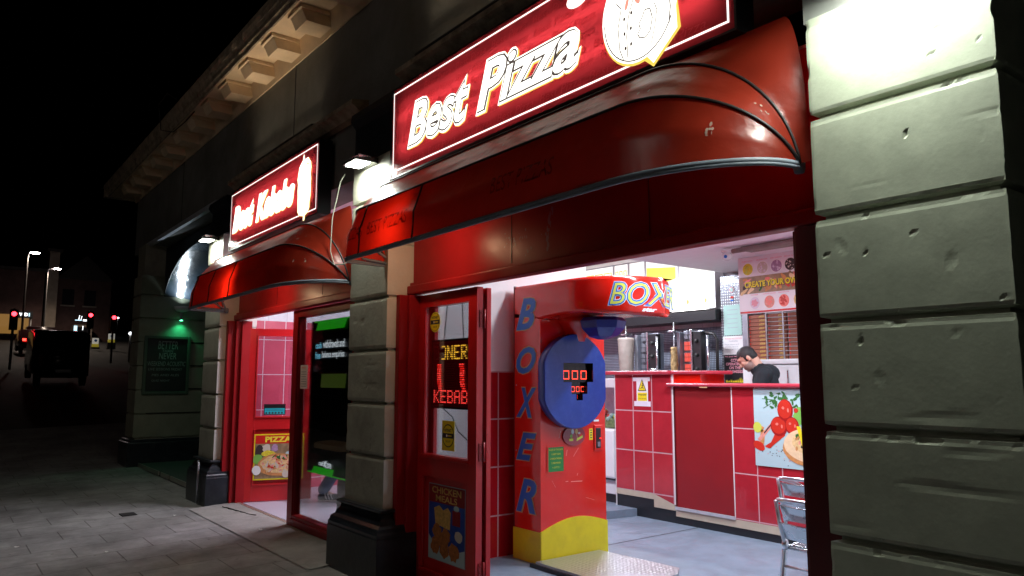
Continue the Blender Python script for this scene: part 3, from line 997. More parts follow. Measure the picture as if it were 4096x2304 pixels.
# interior shell
m = MB('floor_vinyl'); m.box(-10.05, 4, 3.0, 9.2, -.1, .06)
m.build('floor', bld)
m = MB('floor_pale'); m.box(-9.98, -5.45, 3.012, 4.9, .055, .10)
m.build('floor', bld)
m = MB('floor_vinyl'); m.prism([(-5.86, 6.5, .06), (-5.97, 5.84, .06), (-9.5, 5.3, .06), (-9.5, 6.5, .06)], (0, 0, .08))
m.build('floor_step', bld)
m = MB('floor_joint')
def seam(a, b, w=.012):
    a, b = Vector(a), Vector(b); d = (b - a).normalized(); n = Vector((-d.y, d.x, 0)) * w / 2
    m.poly([a - n, b - n, b + n, a + n])
seam((-5.04, 4.80, .0625), (-5.06, 6.25, .0625))
m.build('floor_seam', bld)
m = MB('ceiling_white'); m.box(-6.30, 4, 3.03, 9.2, 3.00, 3.06); m.box(-10.0, -6.30, 3.03, 9.2, 3.38, 3.44)
m.box(-6.30, -6.28, 3.03, 9.2, 3.06, 3.40)
m.build('ceiling', bld)
def wallm(name, *parts):
    m = MB()
    for mt, b in parts: m.mat(mt).box(*b)
    return m.build(name, bld)
wallm('room_wall', ('white_paint', (-10.0, 4, 9.0, 9.1, 0, 3.4)))
wallm('room_wall', ('white_paint', (-.95, -.9, 3.6, 9.0, 0, 3.0)))
wallm('partition_wall', ('tile_side', (-5.40, -5.28, 3.72, 4.95, .06, 1.62)), ('white_paint', (-5.40, -5.28, 3.06, 4.95, 1.62, 3.0)), ('white_paint', (-5.40, -5.275, 3.06, 3.72, .06, 1.62)))
wallm('tiled_wall', ('tile_pink', (-9.98, -9.90, 3.04, 9.0, .1, 2.32)), ('tile_white_side', (-9.98, -9.90, 3.04, 9.0, 2.32, 3.38)))
wallm('room_wall', ('tile_white', (-9.9, -6.4, 8.88, 9.0, 0, 3.38)))

# strip lights in the shops
def tube_fix(name_label, x, y, z, L, along='x', power=45, col=(.86, .90, 1)):
    t = thing('strip_light', name_label, 'ceiling light', (x, y, z), 'strip lights on the shop ceilings')
    m = MB('white_gloss')
    a, b = (L / 2, .06) if along == 'x' else (.06, L / 2)
    m.box(x - a, x + a, y - b, y + b, z - .05, z, .01)
    m.build('housing', t)
    m = MB('tube_light')
    p = (L / 2 - .04, 0) if along == 'x' else (0, L / 2 - .04)
    m.cyl((x - p[0], y - p[1], z - .075), (x + p[0], y + p[1], z - .075), .016, 8)
    m.build('tube', t)
    ld = bpy.data.lights.new('tube_lamp', 'AREA')
    ld.shape = 'RECTANGLE'; ld.size = 2 * a; ld.size_y = 2 * b
    ld.energy = power; ld.color = col
    lo = bpy.data.objects.new('tube_lamp', ld)
    COL.objects.link(lo); lo.location = (x, y, z - .10)
    adopt(lo, t)
tube_fix('white strip light on the ceiling above the floor inside the pizza shop door', -3.5, 4.3, 3.0, 1.5, 'x', 50)
tube_fix('white strip light on the ceiling over the red serving counter', -3.9, 5.5, 3.0, 1.5, 'x', 72)
tube_fix('white strip light on the ceiling over the kebab grills', -7.4, 7.4, 3.38, 1.5, 'x', 95)
tube_fix('white strip light on the ceiling just inside the kebab shop window', -7.6, 4.3, 3.38, 1.5, 'x', 130, (.93, .88, 1))
tube_fix('white strip light on the ceiling beside the pizza box shelves', -3.0, 7.2, 3.0, 1.2, 'y', 40)
# ================================================================= LIT BOX SIGNS
SG = street(2.70)
def sign_box(label, x0, x1, z0, z1, deco, pat_rows, up):
    t = thing('shop_sign', label, 'sign', ((x0 + x1) / 2, 2.76, z0), 'backlit shop signs over the awnings')
    m = MB('black')
    m.box(x0 - .012, x1 + .012, 2.815, 2.83, z0 - .012, z1 + .012)
    m.box(x0 - .012, x0, 2.70, 2.815, z0 - .012, z1 + .012).box(x1, x1 + .012, 2.70, 2.815, z0 - .012, z1 + .012)
    m.box(x0, x1, 2.70, 2.815, z0 - .012, z0).box(x0, x1, 2.70, 2.815, z1, z1 + .012)
    m.build('casing', t)
    m = MB('sign_red'); m.box(x0, x1, 2.7035, 2.7065, z0, z1)
    rnd = random.Random(3)
    for r in range(pat_rows):
        z = z0 + .06 + r * (z1 - z0 - .1) / pat_rows
        x = x0 + .05 + rnd.random() * .3
        while x < x1 - .45:
            ptext(m, SG, 'Best Pizza' if pat_rows > 4 else 'Best Kebabs', 'sign_pattern', x, z, x + .36, z + .05, -.002, .2)
            x += .42
    m.build('face_panel', t)
    m = MB(); pframe(m, SG, 'sign_line', x0 + .025, z0 + .035, x1 - .025, z1 - .03, .011, .0012); m.build('border_line', t)
    m = MB(); deco(m); m.build('lettering', t)
    m = MB('sign_tube')
    for zt in (z0 + .22, z0 + .46):
        m.cyl((x0 + .10, 2.79, zt), (x1 - .10, 2.79, zt), .013, 6)
    m.build('tube', t)
    # added batten, no lamp known here, put in to brighten the eaves
    m = MB('added_batten_glow'); m.box(x0 + .3, x1 - .3, 2.745, 2.76, 4.012, 4.014); m.mat('black').box(x0 + .28, x1 - .28, 2.73, 2.775, 3.986, 4.010); m.build('added_eaves_light', t)
    ld = bpy.data.lights.new('added_batten_light', 'AREA'); ld.shape = 'RECTANGLE'; ld.size = x1 - x0 - .6; ld.size_y = .04; ld.energy = up; ld.color = (1, .80, .58)
    o = bpy.data.objects.new('added_batten_light', ld); COL.objects.link(o); o.location = ((x0 + x1) / 2, 2.74, 4.03); o.rotation_euler = (math.pi + R(10), 0, 0); ld.spread = R(75); adopt(o, t)
    return t
def lettering(m, s, x0, z0, x1, z1, bold):
    ptext(m, SG, s, 'letter_edge', x0 + .006, z0 - .016, x1 + .014, z1 - .004, .0025, .32, bold + .045)
    ptext(m, SG, s, 'letter_white', x0 - .01, z0 - .008, x1 + .01, z1 + .008, .004, .32, bold + .04)
    if x0 < -6:
        ptext(m, SG, s, 'letter_white', x0 + .004, z0 + .004, x1 - .004, z1 - .004, .007, .32, bold * .6)
        return
    ptext(m, SG, s, 'line_grey', x0 + .006, z0 + .006, x1 - .006, z1 - .006, .0055, .32, bold + .026, space=1)
    ptext(m, SG, s, 'letter_white', x0 + .017, z0 + .017, x1 - .017, z1 - .017, .007, .32, bold - .002)
def deco_pizza(m):
    lettering(m, 'Best', -4.80, 3.262, -3.985, 3.60, .02)
    lettering(m, 'Pizza', -3.90, 3.262, -2.90, 3.60, .02)
    # plain cook's jacket roundel: no face
    e = []
    for k in range(40):
        a = 2 * math.pi * k / 40
        e.append((-2.47 + .255 * math.cos(a), 3.415 + .28 * math.sin(a)))
    ppoly(m, SG, 'letter_edge', [(a, b - .014) for a, b in e], .0020)
    ppoly(m, SG, 'letter_edge', [(-2.45, 3.14), (-2.375, 3.075), (-2.20, 3.215), (-2.22, 3.4)], .0021)
    ppoly(m, SG, 'letter_white', e, .003)
    ppoly(m, SG, 'letter_white', [(-2.44, 3.17), (-2.375, 3.095), (-2.222, 3.22), (-2.23, 3.4)], .0031)
    pell(m, SG, 'letter_white', -2.92, 3.66, .09, .05, .003)
    def L(pts, w=.006, c='line_grey'): pline(m, SG, c, pts, w, .0045)
    arc = [(-2.47 + .238 * math.cos(a), 3.41 + .262 * math.sin(a)) for a in [math.pi * (1.0 + .045 * k) for k in range(0, 20)]]
    L(arc, .007)
    L([(-2.50, 3.48), (-2.535, 3.40), (-2.55, 3.30), (-2.545, 3.18)])
    L([(-2.62, 3.50), (-2.585, 3.46), (-2.61, 3.36), (-2.60, 3.24), (-2.575, 3.18)])
    for u, v in ((-2.565, 3.395), (-2.565, 3.315), (-2.56, 3.235), (-2.515, 3.41), (-2.52, 3.33), (-2.52, 3.245)): pell(m, SG, 'line_grey', u, v, .008, .011, .0046, 10)
    pell(m, SG, 'line_cloth', -2.545, 3.47, .012, .035, .0046, 12, 0, -.3); pell(m, SG, 'line_cloth', -2.475, 3.47, .016, .035, .0046, 12, 0, .5)
    L([(-2.56, 3.60), (-2.53, 3.53), (-2.51, 3.51), (-2.46, 3.53), (-2.38, 3.62)], .009, 'line_cloth')
    L([(-2.44, 3.36), (-2.425, 3.39), (-2.39, 3.385), (-2.375, 3.33), (-2.39, 3.27), (-2.42, 3.245), (-2.46, 3.255), (-2.475, 3.28), (-2.455, 3.30), (-2.465, 3.33), (-2.44, 3.36)], .006)
    L([(-2.36, 3.40), (-2.345, 3.36), (-2.36, 3.28), (-2.385, 3.2)], .005)
    L([(-2.29, 3.46), (-2.265, 3.42), (-2.26, 3.34), (-2.27, 3.26)], .007)
sign_box('large backlit red sign reading Best Pizza with a white cook jacket emblem', -5.06, -1.905, 3.095, 3.79, deco_pizza, 7, 4.5)
def deco_kebab(m):
    lettering(m, 'Best', -8.975, 3.262, -8.24, 3.56, .035)
    lettering(m, 'Kebabs', -8.16, 3.262, -7.05, 3.56, .035)
    pts = []
    rnd = random.Random(5)
    for k in range(9): pts.append((-6.945 + rnd.uniform(-.012, .012) - .02 * math.sin(k / 8 * 3.1), 3.16 + k * .055))
    pts += [(-6.90, 3.63), (-6.85, 3.655), (-6.83, 3.72), (-6.80, 3.655), (-6.72, 3.66), (-6.68, 3.62)]
    for k in range(9): pts.append((-6.66 + rnd.uniform(-.012, .012) + .02 * math.sin(k / 8 * 3.1), 3.60 - k * .055))
    pts += [(-6.70, 3.12), (-6.77, 3.10), (-6.775, 3.055), (-6.80, 3.055), (-6.80, 3.10), (-6.90, 3.12)]
    ppoly(m, SG, 'letter_edge', [(a + (.012 if a > -6.8 else -.012), b - .004) for a, b in pts], .0025)
    ppoly(m, SG, 'letter_white', pts, .004)
    for k in range(14):
        pell(m, SG, 'letter_edge', -6.88 + random.random() * .18, 3.56 + random.random() * .08, .012, .007, .005, 7, .3)
sign_box('smaller backlit red sign reading Best Kebabs with a white doner cone', -9.09, -6.48, 3.08, 3.77, deco_kebab, 3, 2.0)

# ================================================================= AWNINGS
def awning(label, x0, x1, zr, yh, yr, ytop, ztop, rl, rr, ribs, words, patches, scuffs=()):
    """dutch canopy: hoops hinged at two hubs, vinyl stretched over them"""
    t = thing('shop_awning', label, 'awning', ((x0 + x1) / 2, yh, zr), 'red rounded awnings over the shop doors')
    ang = [0, R(24), R(48), R(62), R(76), R(90)]
    rad = [yh - yr, yh - yr + .035, .50, .545, .60, .665]
    NS = 96
    def hoop(i, s, inset=0.):
        """s in 0..1 along the hoop from left hub to right hub"""
        r = rad[i] - inset; a = ang[i]
        X0, X1 = x0 + inset, x1 - inset
        l, q = rl, r
        RR = rr if i < 5 else .10
        if i == 5: X1 = x1 + .05
        Ls = [max(.001, r - l), l * 1.57, (X1 - X0) - l - RR, (RR + r) * .785, .0001]
        tot = sum(Ls); d = s * tot
        if d < Ls[0]: x, h = X0, d
        elif d < Ls[0] + Ls[1]:
            th = (d - Ls[0]) / l; x, h = X0 + l - l * math.cos(th), (r - l) + l * math.sin(th)
        elif d < sum(Ls[:3]): x, h = X0 + l + d - Ls[0] - Ls[1], r
        elif d < sum(Ls[:4]):
            th = min(math.pi / 2, (d - sum(Ls[:3])) / max(Ls[3], 1e-6) * math.pi / 2); x, h = X1 - RR + RR * math.sin(th), r * math.cos(th)
        else: x, h = X1, max(0, tot - d)
        return Vector((x, yh - h * math.cos(a), zr + h * math.sin(a)))
    m = MB('awning_red')
    K = (len(ang) - 1) * 6
    def surf(u, v):
        k = v * (len(ang) - 1); i = min(int(k), len(ang) - 2); f = k - i
        p = hoop(i, u).lerp(hoop(i + 1, u), f)
        span = 1 if i > 0 else 0
        sag = .012 * math.sin(math.pi * ((v * 2.5) % 1.0)) * min(1, 8 * u, 8 * (1 - u))
        p.y += sag; p.z -= sag * .4
        return p
    m.grid(surf, NS, K)
    m.mat('rib_black')
    for xs_ in ribs:
        s = (xs_ - x0) / (x1 - x0)
        m.tube([surf(s, v / 10 * .40) + Vector((0, -.004, .001)) for v in range(11)], .006, 5)
    m.mat('patch_red')
    for (a, b, c, d) in patches:
        m.grid(lambda u, v: surf(a + (b - a) * u, c + (d - c) * v) + Vector((0, -.003, .001)), 6, 4)
    for (s_, a, b) in words:
        vs, fs = text_geo(s_)
        xm = max(v[0] for v in vs); ym = max(v[1] for v in vs)
        m.add([surf((a + (b - a) * v[0] / xm - x0) / (x1 - x0), .14 + .10 * v[1] / ym) + Vector((0, -.0035, .001)) for v in vs], fs, False)
    m.mat('scuff')
    rnd = random.Random(int(-x0 * 10))
    for (u_, v_, du, dv, n_) in scuffs:
        for q in range(n_):
            uu = u_ + rnd.uniform(-du, du); vv = v_ + rnd.uniform(-dv, dv); ru = rnd.uniform(.0006, .0022); rv = rnd.uniform(.004, .02)
            m.add([surf(min(.999, uu + ru * math.cos(k * 1.05) * rnd.uniform(.6, 1.2)), min(.99, max(.01, vv + rv * math.sin(k * 1.05)))) + Vector((0, -.004, .0015)) for k in range(6)], [(0, 1, 2, 3, 4, 5)], False)
    m.build('cover', t)
    m = MB('rail_dull')
    m.tube([hoop(0, k / 80, .004) for k in range(81)], .012, 8)
    m.tube([hoop(0, k / 80, .004) + Vector((0, 0, -.014)) for k in range(81)], .010, 6)
    m.build('front_rail', t)
    for i, nm in ((2, .008), (4, .007)):
        m = MB('rib_black'); m.tube([hoop(i, k / 80, -.004) for k in range(81)], nm, 6); m.build('rib', t)
    for k_, (hxx, sg) in enumerate(((x0, 1), (x1, -1))):
        m = MB('rail_dull')
        h = Vector((hxx + sg * .02, yh + .03, zr + .0))
        if k_ == 0:
            for (dx, dy, dz) in ((.02, -.30, .02), (.0, -.18, .10), (.0, -.08, .16)):
                m.tube([h, h + Vector((sg * dx, dy, dz))], .011, 6)
        m.lathe(h + Vector((0, 0, -.03)), [(.02, 0), (.026, .02), (.026, .05), (.018, .06)], 10)
        m.build('hinge_bracket', t)
    return t
awning('big red dutch awning over the pizza shop doorway, left end glowing', -5.14, -1.66, 2.43, 2.76, 2.335, 2.8, 3.08, .10, .70, (-4.55, -3.9),
       [('BEST PIZZAS', -4.98, -4.52), ('BEST PIZZAS', -4.46, -3.98), ('BEST PIZZAS', -3.2, -2.75)],
       [(.028, .055, .27, .36), (.012, .03, .07, .13)], [(.885, .20, .003, .08, 9), (.93, .62, .015, .05, 6), (.80, .50, .01, .02, 2), (.5, .55, .2, .03, 5)])
awning('smaller red dutch awning over the kebab shop doorway', -9.26, -5.80, 2.37, 2.72, 2.30, 2.8, 3.06, .10, .80, (-8.75, -8.2, -7.6), [], [], [(.80, .55, .04, .05, 5), (.86, .25, .03, .04, 3), (.55, .38, .02, .08, 4)])

# lamps under the awnings that light the fascia boards
def spot(parent, loc, to, energy, size, blend, col, rad=.03):
    ld = bpy.data.lights.new('lamp_light', 'SPOT')
    ld.energy = energy; ld.spot_size = size; ld.spot_blend = blend; ld.color = col; ld.shadow_soft_size = rad
    o = bpy.data.objects.new('lamp_light', ld); COL.objects.link(o)
    o.location = loc
    o.rotation_euler = (Vector(to) - Vector(loc)).to_track_quat('-Z', 'Y').to_euler()
    adopt(o, parent)
    return o
def under_lamp(label, x, y, z, e):
    t = thing('awning_lamp', label, 'lamp', (x, y, z), 'lamps tucked under the awnings')
    m = MB('metal')
    m.box(x - .06, x + .07, y - .05, y + .05, z + .055, z + .065)
    m.box(x + .07, x + .075, y - .06, y + .05, z - .04, z + .065)
    m.cyl((x, y, z + .06), (x, y + .14, z + .16), .008, 6)
    m.build('hood', t)
    m = MB('bulb_warm'); m.cyl((x - .03, y, z), (x + .03, y, z), .012, 10); m.build('bulb', t)
    ld = bpy.data.lights.new('lamp_light', 'POINT'); ld.energy = e; ld.color = (1, .62, .34); ld.shadow_soft_size = .03
    o = bpy.data.objects.new('lamp_light', ld); COL.objects.link(o); o.location = (x, y, z - .02); adopt(o, t)
    return t
under_lamp('small bright lamp hidden under the left end of the pizza awning', -4.42, 2.56, 2.56, 8)
under_lamp('small bright lamp hidden under the left end of the kebab awning', -7.8, 2.50, 2.50, 10)

def flood(label, x, z, e, w=.24, dep=.20, y1=2.70, tilt=.10, col=(.93, 1, .90)):
    t = thing('flood_lamp', label, 'lamp', (x, y1, z), 'flat flood lamps lighting the pillars')
    m = MB('black')
    m.prism([(x - w / 2, y1, z + .05), (x - w / 2, y1 - dep, z + .022), (x - w / 2, y1 - dep, z + .006), (x - w / 2, y1 - .03, z + .006), (x - w / 2, y1, z)], (w, 0, 0))
    m.mat('metal')
    for k in range(7): m.box(x - w / 2 + .03 + k * (w - .06) / 6 - .003, x - w / 2 + .03 + k * (w - .06) / 6 + .003, y1 - dep * .8, y1 - .05, z + .03, z + .06)
    m.build('housing', t)
    m = MB('lens_white'); m.box(x - w / 2 + .02, x + w / 2 - .02, y1 - dep + .02, y1 - .06, z - .002, z + .006); m.build('lens', t)
    ld = bpy.data.lights.new('flood_light', 'AREA'); ld.shape = 'RECTANGLE'; ld.size = w * .8; ld.size_y = dep * .5; ld.energy = e; ld.color = col
    o = bpy.data.objects.new('flood_light', ld); COL.objects.link(o); o.location = (x, y1 - dep * .55, z - .012)
    o.rotation_euler = (tilt, 0, 0); adopt(o, t)
    return t
flood('glaring flat flood lamp on the pillar between the two shops', -5.40, 3.26, 13)
flood('glaring flat flood lamp on the pillar between kebab shop and dark pub', -9.62, 3.26, 13)
flood('large flood lamp above the cream pillar at the right edge', -1.22, 3.06, 12, .42, .30, 2.70, .35)
mb = MB('cable_white')
mb.tube([(-5.72, 2.62, 3.26), (-5.76, 2.60, 3.2), (-5.86, 2.58, 2.9), (-5.88, 2.58, 2.62), (-5.84, 2.60, 2.50), (-5.76, 2.64, 2.50), (-5.735, 2.68, 2.52)], .005, 6)
tag(mb.build('lamp_cable'), 'pale cable curving down beside the middle pillar below its lamp', 'cable')
mb = MB('steel_dark')
mb.tube([(-9.52, 2.585, .58), (-9.47, 2.58, .55), (-9.46, 2.575, .40), (-9.46, 2.575, .10)], .016, 8)
tag(mb.build('waste_pipe'), 'thin pipe running down the dark plinth corner beside the kebab door', 'pipe')

# ================================================================= PUB RECESS
XR = -13.95
PUBM = Matrix.Translation((0, 0, 1.55)) @ Matrix.Scale(.969, 4) @ Matrix.Translation((0, 0, -1.55))
m = MB('pub_stone')
m.box(XR - .1, XR, 3.9, 4.6, .5, 2.66)
for z in (.98, 1.39, 1.79, 2.19): m.mat('crack').box(XR - .01, XR + .002, 2.90, 4.55, z - .012, z + .002)
m.mat('black').box(XR - .05, XR + .04, 4.0, 4.12, 0, 2.7)
m.build('reveal_wall', bld)
m = MB('wall_dark'); m.box(XR, -9.95, 4.55, 4.65, 0, 3.5)
m.mat('black_paint').box(-12.6, -11.2, 4.50, 4.55, .12, 2.4, .01)
m.build('pub_back_wall', bld)
m = MB('pub_floor'); m.box(XR, -9.95, 2.84, 4.55, 0, .155)
m.mat('brass_strip').box(XR - .4, -12.5, 2.82, 2.84, .10, .16).box(-12.35, -11.9, 2.82, 2.84, .10, .16).box(-11.8, -10.4, 2.82, 2.84, .10, .16)
m.build('threshold', bld)
# arched black canopy lining the entrance (laid out in a frame scaled by PUBM)
XQ = -14.4
m = MB('canopy_black'); m.M = PUBM.copy()
def arch(u, v):
    th = math.pi * (1.04 - u * .74)
    cx, rx, rz = -12.35, 2.18, .99
    y = 3.20 + v * 1.1
    k = 1 - .06 * v
    return (cx + rx * math.cos(th) * k, y, 2.72 + rz * math.sin(th) * k)
m.grid(arch, 48, 16)
m.build('arch_lining', bld)
m = MB('capital_black'); m.M = PUBM.copy()
m.box(-14.42, -10.3, 3.25, 4.3, 3.80, 3.9)
pts = [(-14.56, 2.60), (-14.56, 3.9), (-9.6, 3.9), (-9.6, 3.2)] + [(arch(1 - k / 30, 0)[0], arch(1 - k / 30, 0)[2]) for k in range(31)]
pts = [(x, 3.188, z) for x, z in pts]
m.prism(pts, (0, .012, 0))
m.build('arch_surround', bld)

wl = thing('wall_lamp', 'bowl wall lamp throwing green light down onto the pub menu board', 'lamp', tuple(PUBM @ Vector((XQ + .08, 3.47, 2.62))))
m = MB('steel_dark'); m.M = PUBM.copy(); m.lathe((XQ + .10, 3.47, 2.60), [(.022, 0), (.026, .005), (.026, .14), (.018, .15)], 14); m.box(XQ, XQ + .09, 3.46, 3.48, 2.66, 2.69)
m.build('stem', wl)
m = MB('white_gloss'); m.M = PUBM.copy(); m.lathe((XQ + .13, 3.47, 2.74), [(.03, 0), (.10, .02), (.135, .06), (.14, .10), (.13, .10), (.12, .07), (.02, .03)], 22); m.build('bowl', wl)
m = MB('green_lamp'); m.M = PUBM.copy(); m.cyl((XQ + .10, 3.47, 2.592), (XQ + .10, 3.47, 2.598), .024, 14); m.build('lens', wl)
spot(wl, PUBM @ Vector((XQ + .10, 3.47, 2.585)), PUBM @ Vector((XQ + .03, 3.47, 1.6)), 8, R(125), .9, (.05, 1, .42))
spot(wl, PUBM @ Vector((XQ + .13, 3.47, 2.80)), PUBM @ Vector((XQ + .40, 3.55, 3.9)), 32, R(120), .9, (.78, .90, 1))

P = facing_x(XQ)
mbd = thing('menu_board', 'chalk menu board headed BETTER THAN NEVER under the green lamp', 'board', tuple(PUBM @ Vector((XQ, 3.3, 1.3))))
m = MB('board_frame'); m.M = PUBM.copy()
for q in ((2.90, 2.95, 1.28, 2.31), (3.62, 3.67, 1.28, 2.31)): m.box(XQ, XQ + .045, *q, .006)
m.box(XQ, XQ + .045, 2.95, 3.62, 2.26, 2.31, .006).box(XQ, XQ + .045, 2.95, 3.62, 1.28, 1.33, .006)
m.build('frame', mbd)
m = MB('chalk_board'); m.M = PUBM.copy(); m.box(XQ, XQ + .02, 2.95, 3.62, 1.33, 2.26)
for s, a, b, c, d in (('BETTER', 3.13, 2.08, 3.46, 2.22), ('THAN', 3.20, 2.02, 3.38, 2.07), ('NEVER', 3.15, 1.90, 3.44, 2.01), ('WEEKEND ACOUSTIC', 2.97, 1.78, 3.60, 1.86),
                      ('LIVE SESSIONS FRIDAY', 2.99, 1.70, 3.55, 1.745), ('PIES AND ALES', 3.05, 1.60, 3.5, 1.64), ('QUIZ NIGHT', 3.05, 1.50, 3.35, 1.54)):
    ptext(m, P, s, 'chalk', a, b, c, d, .022, .1)
m.build('board', mbd)

# ================================================================= PUNCHING MACHINE
bx = thing('boxing_machine', 'red blue and yellow arcade punching machine lettered BOXER', 'arcade machine', (-4.9, 4.3, .06))
XF = -4.83
m = MB('boxer_red')
m.prism([(-5.18, 4.0, .10), (XF, 4.0, .10), (XF, 4.0, 2.05), (-5.18, 4.0, 2.12)], (0, .74, 0))
PFs = facing_x(XF + .0008)
for (a, b, c, d, w_) in ((4.36, .90, 4.42, .97, .004), (4.28, .91, 4.29, .96, .005), (4.27, .70, 4.30, .70, .006), (4.33, .695, 4.46, .69, .007), (4.40, .74, 4.41, .76, .005), (4.12, .72, 4.16, .66, .002), (4.5, .55, 4.6, .52, .002), (4.2, 1.06, 4.22, 1.12, .004)): pline(m, PFs, 'scratch', [(a, c and b), (c, d)], w_, 0)
for z_ in (.45, .95, 1.5): m.mat('steel_dark').lathe((-5.15, 3.998, z_), [(.006, 0), (.005, .003)], 8, (0, -1, 0))
m.mat('dark_red').box(-5.186, -5.178, 3.996, 4.02, .1, 2.36)
m.build('cabinet', bx)
m = MB('boxer_yellow')
n = 16
top = []
for k in range(n + 1):
    y = 3.992 + .756 * k / n
    top.append((y, .31 + .085 * math.sin(math.pi * min(1, (k / n) * .95 + .03)) + .02 * k / n))
m.prism([(XF + .008, y, z) for y, z in top] + [(XF + .008, 4.748, .062), (XF + .008, 3.992, .062)], (-.012, 0, 0))
m.box(-5.186, XF + .008, 3.990, 3.998, .062, .315)
m.build('base_skirt', bx)
# head with the arm reaching out over the player, nose rounded in plan
m = MB('boxer_red')
def arm_pt(t, z0=0):
    """t along the street side then round the nose; returns plan point"""
    if t < .45: return Vector((-5.18 + (.68) * t / .45, 4.0, 0))
    if t < .9:
        a_ = (t - .45) / .45 * math.pi / 2
        return Vector((-4.50 + .535 * math.sin(a_) ** .9, 4.0 + .56 * (1 - math.cos(a_) ** .85), 0))
    return Vector((-3.965 - .10 * (t - .9) / .1, 4.56 + .18 * (t - .9) / .1, 0))
def arm_z(x):
    f_ = min(1, max(0, (x + 4.86) / .4)); g_ = min(1, max(0, (x + 4.35) / .38))
    return 2.05 + .03 * math.sin(f_ * math.pi / 2) * (1 - g_) - .005 * g_
NT = 72
plan = [arm_pt(k / NT) for k in range(NT + 1)]
cen = Vector((-4.7, 4.5, 0))
def inset(p, d):
    v = cen - p; v.z = 0
    return p + v.normalized() * d
prof = [(.035, -.0, 0), (.010, .008, 0), (0, .03, 0), (0, 0, 1), (.006, .018, 2), (.02, .03, 2), (.05, .034, 2)]
rows = []
for (d, dz, w_) in prof:
    row = []
    for p in plan:
        q = inset(p, d); zb_ = arm_z(p.x); ztop = 2.36
        z = zb_ + dz if w_ == 0 else (ztop - .035 if w_ == 1 else ztop - .035 + dz)
        row.append((q.x, q.y, z))
    rows.append(row)
vs = [p for row in rows for p in row]
W1 = NT + 1
m.add(vs, [(j * W1 + i, j * W1 + i + 1, (j + 1) * W1 + i + 1, (j + 1) * W1 + i) for j in range(len(rows) - 1) for i in range(NT)], True)
back = [(-5.18, 4.74)]
for row, z in ((rows[-1], 2.359), (rows[0], None)):
    for i in range(NT):
        a_, b_ = row[i], row[i + 1]
        za, zb_ = (a_[2], b_[2])
        m.add([a_, b_, (b_[0], 4.74, zb_), (a_[0], 4.74, za)], [(0, 1, 2, 3)], False)
m.add([(-5.18, 4.0, 2.05), (-5.18, 4.74, 2.05), (-5.18, 4.74, 2.36), (-5.18, 4.0, 2.36)], [(0, 1, 2, 3)], False)
m.build('overhead_arm', bx)
m = MB('boxer_red')
m.lathe((-4.80, 4.37, 1.99), [(.20, .09), (.16, .03), (.10, -.04), (.085, -.12)], 20)
m.build('arm_neck', bx)
m = MB('ball_blue'); m.lathe((-4.50, 4.40, 2.07), [(.05, 0), (.17, -.01), (.20, -.04), (.185, -.10), (.12, -.165), (.04, -.19)], 7); ob = m.build('punch_ball', bx)
for p_ in ob.data.polygons: p_.use_smooth = False
# target disc with its stepped display window
m = MB('boxer_blue')
cy, cz, ry, rz = 4.40, 1.535, .388, .405
dp = []
for k in range(64):
    a = 2 * math.pi * k / 64
    q = (math.cos(a), math.sin(a))
    dp.append((cy * .978 + .978 * min(.356, max(-.356, ry * q[0])), 1.55 + .978 * (cz + rz * q[1] - 1.55)))
def ring(x, s): return [(x, cy * .978 + (a - cy * .978) * s, cz + (b - cz) * s) for a, b in dp]
hole = [(4.255, 1.69), (4.255, 1.527), (4.345, 1.527), (4.345, 1.425), (4.40, 1.425), (4.40, 1.37), (4.475, 1.37), (4.475, 1.425), (4.53, 1.425), (4.53, 1.527), (4.60, 1.527), (4.60, 1.69)]
hole = [(a * .978, 1.55 + (b - 1.55) * .978) for a, b in hole]
rings = [ring(XF + .001, .90), ring(XF + .02, .985), ring(XF + .035, 1.0), ring(XF + .095, 1.0), ring(XF + .108, .985)]
for a, b in zip(rings[:-1], rings[1:]):
    m.add(a + b, [(i, (i + 1) % 64, 64 + (i + 1) % 64, 64 + i) for i in range(64)], True)
# front face with a hole
bm = bmesh.new()
ov = [bm.verts.new(p) for p in rings[-1]]
iv = [bm.verts.new((XF + .108, a, b)) for a, b in hole]
for L_ in (ov, iv):
    for i in range(len(L_)): bm.edges.new((L_[i], L_[(i + 1) % len(L_)]))
bmesh.ops.triangle_fill(bm, edges=list(bm.edges), use_beauty=True)
inside = []
for f in bm.faces:
    c = f.calc_center_median()
    def pin(pt, poly):
        r_ = False
        for i in range(len(poly)):
            (x1, y1), (x2, y2) = poly[i], poly[i - 1]
            if (y1 > pt[1]) != (y2 > pt[1]) and pt[0] < (x2 - x1) * (pt[1] - y1) / (y2 - y1) + x1: r_ = not r_
        return r_
    if pin((c.y, c.z), hole): inside.append(f)
bmesh.ops.delete(bm, geom=inside, context='FACES')
bm.verts.index_update()
m.add([tuple(v.co) for v in bm.verts], [tuple(v.index for v in f.verts) for f in bm.faces], False)
bm.free()
m.build('target_disc', bx, weld=True)
m = MB('black_gloss')
hh = [(XF + .108, a, b) for a, b in hole]; hb = [(XF + .06, a, b) for a, b in hole]
m.add(hh + hb, [(i, (i + 1) % 12, 12 + (i + 1) % 12, 12 + i) for i in range(12)], False)
m.poly(hb)
PD = facing_x(XF + .06)
